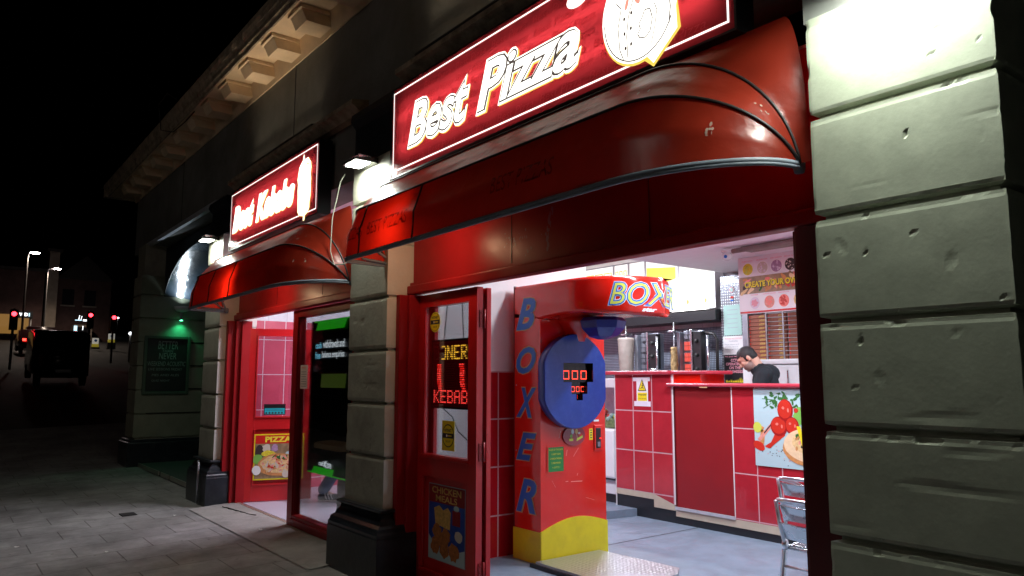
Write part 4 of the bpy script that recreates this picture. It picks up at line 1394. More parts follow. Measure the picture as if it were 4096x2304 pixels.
def seg7(mm, P, s, u0, v0, w_, h_, gap, th, mt='seg_red'):
    u = u0
    for ch in s:
        segs = {'0': 'abcdef', '8': 'abcdefg', '1': 'bc'}[ch]
        a, b, c, d = u, u + w_, v0, v0 + h_
        md = (c + d) / 2
        S = {'a': (a, d - th, b, d), 'b': (b - th, md, b, d), 'c': (b - th, c, b, md), 'd': (a, c, b, c + th), 'e': (a, c, a + th, md), 'f': (a, md, a + th, d), 'g': (a, md - th / 2, b, md + th / 2)}
        for q in segs: prect(mm, P, mt, *[x + e for x, e in zip(S[q], (.002, .002, -.002, -.002))], .002)
        u += w_ + gap
seg7(m, PD, '000', 4.195, 1.548, .072, .078, .028, .012)
seg7(m, PD, '000', 4.285, 1.442, .042, .050, .013, .009)
seg7(m, PD, '1', 4.34, 1.385, .02, .035, .01, .006, 'led_red')
m.build('display', bx)
PF, PS = facing_x(XF + .002), street(3.998)
m = MB('letter_gold')
zs_ = ((2.10, 2.235), (1.84, 0), )
for s, v0, v1 in (('B', 1.975, 2.235), ('O', 1.60, 1.82), ('X', 1.235, 1.475), ('E', .88, 1.10), ('R', .455, .72)):
    for mt, o, b, w in (('letter_gold', .012, .06, .0015), ('letter_blue', .004, .03, .003)):
        ptext(m, PS, s, mt, -5.145 - o, v0 - o, -4.885 + o, v1 + o, w, .35, b, ref=b)
        if mt == 'letter_blue' : pass
m.build('side_lettering', bx)
m = MB('letter_pale')
# the word follows the curve of the arm
def arm_text(txt, mt, bold, t0, t1, z0, z1, off, o, ref):
    vs, fs = text_geo(txt, .3, bold); rv = text_geo(txt, .3, ref)[0]
    xa, xb = min(v[0] for v in rv), max(v[0] for v in rv); ya, yb = min(v[1] for v in rv), max(v[1] for v in rv)
    out = []
    for v in vs:
        t_ = t0 + (t1 - t0) * (v[0] - xa) / (xb - xa); z_ = z0 + (z1 - z0) * (v[1] - ya) / (yb - ya)
        p = arm_pt(t_); p2 = arm_pt(t_ + .004); d = (p2 - p).normalized(); n_ = Vector((d.y, -d.x, 0))
        q = p + n_ * off; out.append((q.x, q.y, z_))
    m.mat(mt).add(out, fs, False)
for mt, b, w in (('letter_pale', .055, .002), ('letter_blue', .035, .0035), ('letter_lime', -.006, .005)):
    arm_text('BOXER', mt, b, .655, 1.06, 2.125, 2.30, w, 0, .01)
arm_text('star', 'letter_pale', .04, .80, .87, 2.075, 2.105, .002, 0, .04)
m.build('arm_lettering', bx)
m = MB('green_plate'); m.box(XF, XF + .006, 4.075, 4.245, .79, .99)
for i, s in enumerate(('RULES OF THE GAME', '1. INSERT COINS', '2. PUNCH THE BALL', '3. FIND POWER', '4. GOTO 1')):
    L_ = (.075, .05, .065, .05, .04)[i]
    ptext(m, PF, s, 'yellow_text', 4.16 - L_, .962 - i * .036, 4.16 + L_, .976 - i * .036, .007)
m.mat('poster_red'); pframe(m, PF, 'boxer_red', 4.065, .78, 4.255, 1.0, .010, .008)
m.build('rules_plate', bx)
m = MB('glove_purple')
e = [(XF + .001, 4.36 + .125 * math.cos(2 * math.pi * k / 32), 1.075 + .082 * math.sin(2 * math.pi * k / 32)) for k in range(32)]
m.prism(e, (.014, 0, 0))
PE = facing_x(XF + .015)
pell(m, PE, 'letter_pale', 4.34, 1.11, .016, .022, .001); pell(m, PE, 'letter_gold', 4.385, 1.11, .016, .022, .001)
pell(m, PE, 'leaf_green', 4.325, 1.072, .018, .016, .0012, 8, .3); pell(m, PE, 'tomato', 4.43, 1.085, .018, .018, .0012, 8, .3); pell(m, PE, 'poster_white', 4.415, 1.095, .016, .010, .0014, 8, .3)
pline(m, PE, 'letter_gold', [(4.385, 1.088), (4.395, 1.05)], .006, .0012)
prect(m, PE, 'letter_lime', 4.30, 1.032, 4.345, 1.052, .0012); ppoly(m, PE, 'letter_lime', [(4.385, 1.028), (4.455, 1.056), (4.455, 1.076), (4.388, 1.05)], .0012)
m.build('oval_badge', bx)
m = MB('boxer_red'); m.box(XF, XF + .012, 4.60, 4.70, .935, 1.155, .006); m.mat('black').box(XF + .006, XF + .014, 4.615, 4.675, .955, 1.13, .004)
m.mat('led_red').box(XF + .014, XF + .017, 4.655, 4.675, 1.035, 1.045); m.mat('steel_dark').box(XF + .014, XF + .02, 4.63, 4.66, .97, 1.01); m.mat('poster_white').box(XF, XF + .004, 4.60, 4.66, 1.185, 1.20)
m.build('coin_slot', bx)
m = MB('yellow'); m.box(XF, XF + .003, 4.545, 4.585, 1.03, 1.125)
for k in range(4): prect(m, facing_x(XF + .003), 'ink', 4.555, 1.045 + k * .021, 4.577, 1.055 + k * .021, .001)
m.build('price_sticker', bx)
m = MB('tread_floor'); m.prism([(-4.80, 3.92, .062), (-3.93, 3.92, .062), (-3.86, 4.0, .062), (-3.86, 4.52, .062), (-3.98, 4.68, .062), (-4.80, 4.62, .062)], (0, 0, .045))
m.mat('black').box(-4.85, -4.0, 3.90, 3.93, .060, .09)
m.build('foot_platform', bx)

# ================================================================= COUNTER
ct = thing('serving_counter', 'red tiled serving counter with raised left section and dark red panel', 'counter', (-4.9, 6.4, .06))
YC = 6.25
m = MB('tile_left'); m.box(-6.2, -5.35, YC, YC + .5, .33, 1.60); m.mat('poster_white').box(-6.206, -6.2, YC - .002, YC + .4, .14, 1.60)
m.mat('tile_left').prism([(-5.64, YC, .33), (-5.35, YC, .33), (-5.35, YC, .26), (-5.36, YC, .25)], (0, .4, 0))
m.mat('poster_white').box(-5.352, -5.338, YC - .004, YC + .01, .25, 1.62)
m.build('tiled_front', ct)
m = MB('skirt_tile'); m.box(-6.2, -5.64, YC + .001, YC + .3, .27, .33).prism([(-5.64, YC + .001, .33), (-5.36, YC + .001, .25), (-5.34, YC + .001, .19), (-5.64, YC + .001, .19)], (0, .3, 0)); m.box(-5.34, -2.9, YC + .001, YC + .3, .135, .21)
m.mat('skirt_black').box(-6.2, -5.64, YC + .012, YC + .3, .06, .27).box(-5.64, -2.9, YC + .012, YC + .3, .06, .20)
m.mat('rail_white').box(-5.34, -4.6, YC - .012, YC + .0, .205, .235)
m.build('plinth', ct)
m = MB('tile_right'); m.box(-4.6, -2.9, YC, YC + .5, .21, 1.48); m.mat('poster_white').box(-4.606, -4.598, YC - .003, YC + .01, .21, 1.48)
m.build('tiled_front', ct)
m = MB('counter_panel'); m.box(-5.325, -4.61, YC + .008, YC + .05, .235, 1.47); m.mat('dark_red').box(-5.338, -5.325, YC, YC + .05, .235, 1.47); m.mat('dark_red').box(-5.338, -4.6, YC + .05, YC + .5, .2, 1.47)
m.build('flap_panel', ct)
m = MB('countertop'); m.box(-6.36, -5.352, YC - .05, YC + .42, 1.60, 1.645, .012); m.build('worktop', ct)
m = MB('countertop'); m.box(-5.352, -4.88, YC - .02, YC + .42, 1.603, 1.64, .01); m.mat('boxer_red').box(-5.34, -4.98, YC + .01, YC + .40, 1.51, 1.603); m.build('raised_shelf', ct)
m = MB('countertop'); m.box(-5.40, -2.9, YC - .05, YC + .45, 1.475, 1.512, .012); m.mat('tan_tray').box(-4.95, -4.86, YC - .052, YC - .04, 1.466, 1.476); m.build('worktop', ct)

PC = street(YC)
wp = MB('poster_white'); prect(wp, PC, 'warn_white', -5.91, 1.53, -5.66, 1.575, .003); prect(wp, PC, 'warn_white', -5.90, 1.255, -5.655, 1.31, .003)
prect(wp, PC, 'poster_lilac', -5.86, 1.30, -5.69, 1.565, .0035)
ppoly(wp, PC, 'ink', [(-5.838, 1.422), (-5.712, 1.422), (-5.775, 1.555)], .005); ppoly(wp, PC, 'yellow', [(-5.824, 1.430), (-5.726, 1.430), (-5.775, 1.538)], .006)
pline(wp, PC, 'ink', [(-5.795, 1.445), (-5.77, 1.47), (-5.762, 1.495)], .008, .007); pline(wp, PC, 'ink', [(-5.77, 1.47), (-5.755, 1.445)], .008, .007); pline(wp, PC, 'ink', [(-5.785, 1.488), (-5.745, 1.482)], .006, .007); pell(wp, PC, 'ink', -5.762, 1.505, .008, .009, .007)
prect(wp, PC, 'yellow', -5.845, 1.315, -5.705, 1.405, .005); ptext(wp, PC, 'Warning', 'ink', -5.835, 1.368, -5.715, 1.392, .006, 0, .02)
ptext(wp, PC, 'Mind the step', 'ink', -5.83, 1.333, -5.72, 1.345, .006)
tag(wp.build('warning_notice'), 'white and yellow Warning notice taped to the red counter tiles', 'notice')

mu = MB('poster_ice'); mu.box(-4.345, -3.2, YC - .010, YC - .002, .745, 1.465)
PM = street(YC - .0105)
for k in range(46):
    a = random.random(); b = random.random()
    pell(mu, PM, 'herb', -4.21 + a * .42, 1.30 + b * .13 - .10 * abs(a - .4) + .02, .022, .012, .001 + k * 1e-5, 7, .5, random.random() * 3, k)
pline(mu, PM, 'herb', [(-4.25, 1.37), (-4.1, 1.36)], .006, .001); pline(mu, PM, 'herb', [(-4.24, 1.28), (-4.15, 1.33)], .005, .001)
pline(mu, PM, 'ham', [(-4.30, .98), (-4.12, 1.17)], .035, .0012); pline(mu, PM, 'olive_dark', [(-4.24, 1.05), (-4.10, 1.20)], .012, .0013)
pline(mu, PM, 'crust', [(-4.345, 1.13), (-4.25, 1.08), (-4.27, .95)], .05, .0011)
pell(mu, PM, 'letter_lime', -4.31, 1.10, .045, .05, .0015); pell(mu, PM, 'tomato', -4.30, .93, .065, .04, .0016, 20, .05, -.4)
ppoly(mu, PM, 'tomato', [(-4.24, .93), (-4.17, .97), (-4.12, 1.06), (-4.04, 1.10), (-4.02, 1.04), (-4.10, .98), (-4.19, .91)], .0016)
for (u, v, a, b, k) in ((-4.08, 1.12, .088, .09, 0), (-4.01, 1.27, .08, .10, 1), (-3.945, 1.13, .07, .08, 2), (-3.90, 1.27, .022, .022, 3)):
    pell(mu, PM, 'tomato_dark', u, v, a, b, .0019 + k * .0002, 26, .01); pell(mu, PM, 'tomato', u - a * .06, v + b * .08, a * .86, b * .84, .0020 + k * .0002, 26, .01)
    pell(mu, PM, 'tomato_hi', u - .02, v + .02, a * .18, b * .14, .0030 + k * .0002, 12)
    pell(mu, PM, 'tomato_hi', u + .03, v - .0, a * .12, b * .2, .0030 + k * .0002, 12)
pell(mu, PM, 'leaf_green', -3.87, 1.22, .06, .075, .0019, 18, .15)
pell(mu, PM, 'crust', -3.77, .93, .28, .155, .0034, 30, .01, .0)
pell(mu, PM, 'crust_pale', -3.76, .965, .275, .155, .0040, 30, .01, .0)
pell(mu, PM, 'cheese', -3.74, .99, .215, .11, .0044, 26, .03)
for k in range(46):
    pell(mu, PM, random.choice(['tomato', 'ham', 'olive_dark', 'herb', 'crust', 'fried', 'ham']), -3.92 + random.random() * .32, .93 + random.random() * .13, .022, .014, .0048 + k * 2e-5, 7, .4, random.random() * 3, k)
ppoly(mu, PM, 'yellow', [(-3.90, 1.13), (-3.86, 1.13), (-3.84, 1.02), (-3.85, .95)], .006)
for k in range(50):
    pell(mu, PM, random.choice(['olive_dark', 'ink', 'ham']), -4.28 + random.gauss(.24, .11), .88 + random.gauss(0, .035) - 0, .006, .005, .0010, 6, .3, 0, k)
tag(mu.build('food_mural'), 'printed picture of tomatoes herbs and pizza on the counter front', 'picture')

# chiller cabinet left of the counter
ch = thing('display_fridge', 'white salad display fridge half hidden behind the punching machine', 'fridge', (-6.7, 6.5, .14))
m = MB('white_gloss'); m.box(-7.6, -6.25, 6.30, 6.9, .24, .98, .01); m.box(-7.6, -6.25, 6.45, 6.9, 1.45, 1.56, .01); m.mat('skirt_black').box(-7.6, -6.25, 6.34, 6.9, .14, .24)
m.build('body', ch)
m = MB('white_gloss'); m.box(-6.47, -6.22, 6.24, 6.30, .42, .98, .03); m.mat('black').box(-6.485, -6.22, 6.262, 6.298, .40, .97, .02); m.build('door', ch)
m = MB('glass'); m.poly([(-7.6, 6.30, .98), (-6.25, 6.30, .98), (-6.25, 6.45, 1.45), (-7.6, 6.45, 1.45)]); m.build('glass_front', ch)
m = MB('salad'); m.box(-7.55, -6.3, 6.36, 6.85, .98, 1.10, .02)
for k in range(60):
    m.mat(random.choice(['leaf_green', 'tomato', 'poster_white', 'mint', 'corn'])); m.ell((-6.75 + random.random() * .45, 6.36 + random.random() * .2, 1.08 + random.random() * .10), (.035, .035, .03), 8, 5)
m.build('salad_trays', ch)

# ================================================================= KITCHEN WALL
YB = 8.85
m = MB('tread_wall'); m.box(-9.5, -6.36, YB, YB + .03, 1.3, 2.30)
m.build('steel_wall_panel', bld)
hd = thing('cooker_hood', 'long dark extractor hood under the glowing menus', 'extractor hood', (-7.9, 8.5, 2.3))
m = MB('black'); m.box(-9.5, -6.40, 8.40, 8.85, 2.36, 2.50); m.build('body', hd)
m = MB('tube_light'); m.box(-7.14, -6.50, 8.37, 8.39, 2.515, 2.535); m.box(-7.62, -7.20, 8.37, 8.39, 2.505, 2.515); m.build('light_strip', hd)
# glowing menu boxes
PB = street(8.60)
divs = [-9.75, -9.2, -8.52, -8.19, -7.84, -7.19, -6.54]
lab = ['leftmost glowing menu panel, mostly behind the arm', 'second glowing menu panel from the left with orange boxes', 'third glowing menu panel with small food pictures',
       'fourth glowing menu panel beside the yellow banner', 'wide glowing menu panel with yellow header', 'blank bright glowing menu panel farthest right above the hood']
for i in range(6):
    a, b = divs[i], divs[i + 1]
    t = thing('menu_lightbox', lab[i], 'menu', ((a + b) / 2, 8.6, 2.55), 'glowing menu lightboxes above the grills')
    m = MB('white_gloss'); m.box(a + .004, b - .004, 8.605, 8.80, 2.545, 3.375); m.build('casing', t)
    m = MB('menu_glow'); prect(m, PB, 'menu_glow', a + .025, 2.56, b - .025, 3.36, .0)
    if i < 3:
        for k in range(3):
            u = a + .04 + k * (b - a - .06) / 3
            pframe(m, PB, 'menu_orange', u, 2.93, u + (b - a) / 3 - .04, 3.27, .018, .002)
            for q in range(3): prect(m, PB, 'menu_yellow', u + .03, 3.21 - q * .035, u + (b - a) / 3 - .09, 3.215 - q * .035 + .010, .002)
    if i in (3,):
        for k in range(7): pell(m, PB, random.choice(['menu_orange', 'menu_text', 'menu_yellow']), a + .08 + random.random() * .2, 2.95 + random.random() * .2, .025, .018, .002, 8, .3)
    if i == 4:
        ppoly(m, PB, 'menu_yellow', [(a + .03, 3.02), (b - .3, 2.98), (b - .05, 3.03), (b - .05, 3.2), (a + .03, 3.25)], .002)
        ppoly(m, PB, 'menu_blue', [(a + .08, 2.90), (a + .26, 2.93), (a + .26, 2.97), (a + .08, 2.95)], .003)
        for q in range(4): prect(m, PB, 'menu_orange', a + .35 + q * .05, 2.575, a + .38 + q * .05, 2.58, .002)
    if i == 5:
        pell(m, PB, 'menu_orange', a + .16, 2.66, .022, .035, .002, 10, .2); pell(m, PB, 'menu_orange', b - .17, 2.66, .018, .03, .002, 10, .2); prect(m, PB, 'menu_text', a + .03, 2.575, b - .04, 2.58, .002)
    m.build('menu_face', t)

# back bench
bn = thing('steel_bench', 'stainless steel work bench carrying the kebab grills', 'work bench', (-7.4, 8.3, .14))
m = MB('metal'); m.box(-9.2, -6.38, 7.85, 8.84, 1.50, 1.54, .006); m.build('bench_top', bn)
m = MB('steel_dark'); m.box(-9.2, -6.38, 7.95, 8.80, .14, 1.50); m.build('cabinet', bn)

def grill(label, x0, meatx, mr0, mr1, mz1, hot, mm, zb=1.54):
    """vertical kebab grill: post with knobs right, burners, skewer left"""
    t = thing('kebab_grill', label, 'kebab grill', (x0 + .2, 8.2, zb), 'upright kebab grills behind the counter')
    m = MB('steel_dark')
    m.box(x0 - .03, x0 + .02, 8.22, 8.40, zb, 2.20, .005); m.box(x0 + .02, x0 + .36, 8.30, 8.42, zb, 2.22, .01); m.box(x0 - .03, x0 + .36, 8.02, 8.42, zb, zb + .05, .008)
    m.build('frame', t)
    for k in range(4):
        z = zb + .16 + k * .155
        m = MB('burner_red' if (hot and 0 < k < 3) or (hot and k == 0) else 'steel_dark')
        for (a, b) in ((.05, .115), (.13, .195)):
            m.box(x0 + a, x0 + b, 8.275, 8.30, z - .06, z + .06, .006)
        m.mat('black')
        for q in range(3): m.box(x0 + .04, x0 + .20, 8.268, 8.274, z - .07 + q * .07, z - .065 + q * .07)
        m.build('burner', t)
    m = MB('metal'); m.box(x0 + .235, x0 + .262, 8.18, 8.30, zb + .03, 2.23, .004); m.build('side_post', t)
    m = MB('black'); m.box(x0 + .262, x0 + .40, 8.20, 8.30, zb + .03, 2.20, .006); m.build('control_panel', t)
    for k in range(3):
        m = MB('rubber'); m.lathe((x0 + .33, 8.20, zb + .15 + k * .19), [(.028, 0), (.026, .02), (.012, .03)], 12, (0, -1, 0)); m.build('knob', t)
    m = MB('metal'); m.cyl((meatx, 8.14, zb + .05), (meatx, 8.14, 2.34), .009, 8); m.box(meatx - .07, meatx + .02, 8.10, 8.30, 2.20, 2.225, .004); m.build('skewer', t)
    m = MB(mm)
    prof = []
    nz = 24
    for k in range(nz + 1):
        f = k / nz
        prof.append((mr0 + (mr1 - mr0) * f, f * (mz1 - zb - .08)))
    prof = [(mr0 * .7, 0)] + prof + [(mr1 * .8, (mz1 - zb - .08) + .012)]
    st = len(m.v)
    m.lathe((meatx, 8.14, zb + .08), prof, 28)
    for i in range(st, len(m.v)):
        v = m.v[i]; d = Vector((v.x - meatx, v.y - 8.14, 0)); q = noise.noise(Vector((v.x * 22, v.y * 22, v.z * 16)))
        m.v[i] = v + d * q * (.28 if hot else .04)
    m.build('meat', t)
    return t
grill('cold kebab grill with a pale grey doner cone, left of the pair', -7.70, -7.83, .10, .125, 2.15, False, 'meat_pale')
grill('lit kebab grill with glowing red burners and thin brown meat', -6.90, -6.915, .055, .045, 1.985, True, 'meat_brown')
st_ = thing('spare_skewer_stand', 'bare steel skewer stand with a round drip bowl between the grills', 'stand', (-7.28, 8.2, 1.54))
m = MB('metal'); m.cyl((-7.28, 8.2, 1.54), (-7.28, 8.2, 2.16), .02, 10); m.build('pole', st_)
m = MB('metal'); m.lathe((-7.27, 8.14, 1.60), [(.05, 0), (.08, .02), (.085, .08), (.09, .085), (.092, .10), (.06, .10)], 20); m.build('bowl', st_)
m = MB('rib_black'); m.tube([(-6.5, 8.3, 1.54), (-6.32, 8.3, 1.54), (-6.31, 8.3, 2.08), (-6.36, 8.3, 2.16), (-6.50, 8.3, 2.18)], .022, 8); m.mat('metal').tube([(-6.40, 8.22, 1.54), (-6.40, 8.22, 2.14)], .02, 8)
tag(m.build('gas_pipe'), 'dark bent pipe rising at the right of the lit grill', 'pipe')

# tread plate pilaster with papers
m = MB('tread_bright'); m.box(-6.38, -6.0, 8.50, 8.95, 1.3, 2.95); m.build('steel_pilaster', bld)
PP = street(8.495)
m = MB('mint'); prect(m, PP, 'mint', -6.335, 2.14, -6.05, 2.55, .002)
for k in range(5): prect(m, PP, 'ink_grey', -6.28, 2.48 - k * .06, -6.11, 2.486 - k * .06, .003)
tag(m.build('certificate'), 'pale green certificate on the steel pilaster', 'certificate')
m = MB('poster_white'); prect(m, PP, 'poster_white', -6.355, 1.88, -6.0, 2.13, .004)
ptext(m, PP, 'FOOD ALLERGIES', 'pink_text', -6.32, 2.085, -6.05, 2.105, .006); ptext(m, PP, 'WARNING', 'ink_grey', -6.26, 2.05, -6.12, 2.07, .006)
for k, s in enumerate(('Please inform us if', 'you have any food', 'allergies')): ptext(m, PP, s, 'ink_grey', -6.33, 2.01 - k * .033, -6.12 + .02 * (k == 0), 2.028 - k * .033, .006)
tag(m.build('allergy_notice'), 'white food allergies warning paper above the black poster', 'notice')
m = MB('black'); prect(m, PP, 'black', -6.345, 1.50, -6.02, 1.875, .004)
for s, a, b, c, d, mt in (('For your safety', -6.33, 1.845, -6.10, 1.865, 'pink_text'), ('CCTV', -6.24, 1.785, -6.12, 1.825, 'pink_text'), ('OPERATING', -6.32, 1.735, -6.06, 1.775, 'pink_text'),
                          ('ON THE', -6.27, 1.685, -6.09, 1.725, 'pink_text'), ('PREMISES', -6.30, 1.635, -6.05, 1.675, 'pink_text')): ptext(m, PP, s, mt, a, b, c, d, .006, 0, .04)
for k in range(9):
    u = -6.33 + k * .036; h = (.04, .03, .05, .035, .04, .05, .075, .06, .04)[k]
    ppoly(m, PP, 'yellow', [(u, 1.51), (u + .034, 1.51), (u + .026, 1.51 + h), (u + .018, 1.525), (u + .008, 1.51 + h * .9)], .006)
tag(m.build('safety_poster'), 'black CCTV poster with pink capitals and yellow flames', 'poster')
m = MB('poster_white'); pell(m, PP, 'pink_text', -6.19, 2.755, .035, .04, .003); pell(m, PP, 'mint', -6.19, 2.755, .026, .030, .004)
prect(m, PP, 'poster_red', -6.215, 2.64, -6.165, 2.665, .003); prect(m, PP, 'letter_blue', -6.215, 2.60, -6.165, 2.62, .003)
tag(m.build('wall_sticker'), 'small round sticker with two tiny labels on the steel pilaster', 'sticker')

# banner
PN2 = street(8.40)
bn2 = MB('poster_grey'); KB = .899; bn2.M = Matrix.Translation((0, 0, 1.55)) @ Matrix.Scale(KB, 4) @ Matrix.Translation((0, 0, -1.55)); bn2.box(-6.01, -4.2, 8.405, 8.42, 2.40, 3.15)
prect(bn2, PN2, 'poster_grey', -5.995, 2.88, -4.2, 3.14, 0); prect(bn2, PN2, 'poster_brown', -5.995, 2.66, -4.2, 2.885, .001); prect(bn2, PN2, 'poster_lilac', -5.995, 2.43, -4.2, 2.66, .001); prect(bn2, PN2, 'poster_red', -5.995, 2.41, -4.2, 2.432, .001)
for (u, mt, m2) in ((-5.859, 'corn', 'letter_lime'), (-5.639, 'mushroom', 'onion_pale'), (-5.435, 'onion', 'onion_pale'), (-5.237, 'olive_dark', 'mushroom'), (-5.03, 'tomato', 'ham'), (-4.82, 'leaf_green', 'herb')):
    v = 2.985
    pell(bn2, PN2, 'poster_white', u, v, .088, .088, .002, 26); pell(bn2, PN2, mt, u, v, .077, .077, .003, 26)
    for k in range(26):
        a, q = random.random() * 6.28, math.sqrt(random.random()) * .06
        pell(bn2, PN2, m2 if random.random() < .55 else mt, u + q * math.cos(a), v + q * math.sin(a), .015, .009, .004 + k * 1e-4, 7, .3, random.random() * 3, k)
for (u, mt, m2) in ((-5.77, 'onion_pale', 'pink_text'), (-5.555, 'ham', 'tomato_hi'), (-5.347, 'tomato_hi', 'tomato'), (-5.14, 'cheese', 'crust')):
    v = 2.535
    pell(bn2, PN2, 'poster_white', u, v, .082, .088, .002, 26); pell(bn2, PN2, mt, u, v, .073, .079, .003, 26)
    for k in range(10): pell(bn2, PN2, m2, u + random.uniform(-.04, .04), v + random.uniform(-.04, .05), .026, .014, .004 + k * 1e-4, 8, .3, random.random() * 3, k)
for s, u0, u1, v in (('SWEET CORN', -5.945, -5.785, 3.085), ('MUSHROOMS', -5.72, -5.56, 3.085), ('RED ONION', -5.515, -5.355, 3.085), ('BLACK OLIVE', -5.315, -5.155, 3.085), ('PANEER', -5.825, -5.715, 2.635), ('TANDOORI CHICKEN', -5.65, -5.46, 2.635), ('PEPPERONI', -5.42, -5.27, 2.635)):
    ptext(bn2, PN2, s, 'pink_text', u0, v, u1, v + .014, .003, 0, .02)
for k in range(60):
    u = -5.97 + random.random() * 1.8
    pell(bn2, PN2, random.choice(['tomato', 'herb', 'cheese', 'crust', 'olive_dark', 'tomato_hi', 'crust_pale', 'poster_brown']), u, 2.69 + random.random() * .16, random.uniform(.03, .08), random.uniform(.015, .04), .002 + k * 3e-5, 9, .3, random.random() * 3, k)
ptext(bn2, PN2, 'CREATE YOUR OWN', 'ink', -5.907, 2.735, -5.085, 2.815, .006, 0, .07, ref=.045); ptext(bn2, PN2, 'CREATE YOUR OWN', 'yellow', -5.912, 2.74, -5.09, 2.82, .008, 0, .045)
tag(bn2.build('toppings_banner'), 'printed banner of pizza toppings reading CREATE YOUR OWN', 'banner')
m = MB('duct'); m.box(-4.93, -3.0, 6.95, 7.15, 2.955, 2.999); m.cyl((-5.0, 6.90, 2.955), (-3.0, 6.90, 2.955), .028, 8)
m.build('ceiling_duct', bld)
cc = thing('security_camera', 'small white dome security camera in the ceiling corner', 'security camera', (-4.98, 6.95, 2.98))
m = MB('white_gloss'); m.M = Matrix.Translation((-.06, -.10, -.03)); m.lathe((-5.00, 6.98, 2.998), [(.06, 0), (.06, -.015), (.045, -.03)], 18); m.lathe((-5.00, 6.98, 2.97), [(.045, 0), (.058, -.025), (.052, -.06), (.026, -.078)], 18); m.build('body', cc)
m = MB('letter_blue'); m.M = Matrix.Translation((-.06, -.10, -.03)); m.ell((-4.985, 6.935, 2.925), (.02, .02, .02)); m.build('lens', cc)

# wire rack of pizza boxes
sh = thing('wire_rack', 'grey wire shelving in front of the stacked pizza boxes', 'shelving', (-5.3, 8.5, 1.78))
m = MB('wire_grey')
for x in (-5.88, -5.60, -5.36, -5.0, -4.6): m.box(x - .008, x + .008, 8.37, 8.38, 1.78, 2.42)
m.build('upright', sh)
m = MB('wire_grey')
for k in range(12):
    z = 1.80 + k * .053
    m.tube([(-5.60, 8.362, z), (-5.36, 8.362, z - .002), (-4.4, 8.362, z)], .0045, 5)
m.build('shelf_wire', sh)
nb = 0
PBX = None
def pizzabox(x, z, k, ref=[None]):
    lbl = 'brown pizza box %s in the left stack by the pilaster' if x < -5.7 else ('brown pizza box %s in the middle stack behind wires' if x < -5.4 else 'brown pizza box %s in the right stack behind wires')
    words = ['at the very bottom', 'second up', 'third up', 'fourth up', 'fifth up', 'sixth up', 'seventh up', 'eighth up', 'ninth up', 'tenth up', 'eleventh up', 'on the very top']
    l = lbl % words[k]
    if ref[0] is None:
        t = thing('pizza_box', l, 'pizza box', (0, 0, 0), 'stacked pizza boxes on the rack')
        m = MB('pizza_box'); m.box(0, .26, 0, .30, .001, .0465, .003); m.mat('tomato').box(.004, .022, -.001, 0, .006, .036); m.mat('box_edge').box(-.002, .0, .0, .3, .002, .044)
        m.build('carton', t)
        m = MB('box_gold'); P_ = Plane((0, -.0015, 0), (1, 0, 0)); ptext(m, P_, 'pizza', 'box_gold', .15, .012, .235, .038, .0, .3, .04); pline(m, P_, 'box_gold', [(.15, .008), (.23, .012)], .003, 0)
        m.build('printed_logo', t)
        ref[0] = t; t.location = (x, 8.39, z); WORLD[t.name] = (0, 0, 0)
        for c in t.children: c.matrix_parent_inverse = Matrix.Identity(4)
        return t
    return copy_tree(ref[0], (x + random.uniform(-.004, .004), 8.39 + random.uniform(0, .008), z), l)
for k in range(12): pizzabox(-5.868, 1.785 + k * .0495, k)
for k in range(11): pizzabox(-5.588, 1.80 + k * .053, k)
for k in range(11): pizzabox(-5.30, 1.80 + k * .053, k)
m = MB('steel_dark'); m.box(-5.99, -5.90, 8.42, 8.9, 1.6, 2.42); m.box(-5.90, -4.4, 8.37, 8.72, 1.765, 1.782); m.mat('white_paint').box(-5.99, -4.4, 8.40, 8.72, .14, 1.765); m.mat('steel_dark'); m.mat('black').box(-5.90, -4.0, 8.72, 8.76, 1.78, 2.45); m.build('back_panel', sh)
fz = thing('chest_freezer', 'white chest freezer behind the man at the counter', 'freezer', (-5.2, 8.1, .14))
m = MB('white_gloss'); m.box(-5.44, -4.2, 7.75, 8.36, .14, 1.72, .02); m.build('body', fz)
m = MB('white_gloss'); m.box(-5.45, -4.19, 7.73, 8.365, 1.725, 1.785, .015); m.build('lid', fz)
m = MB('metal'); m.box(-4.93, -4.915, 7.738, 7.75, 1.5, 1.66); m.build('handle', fz)

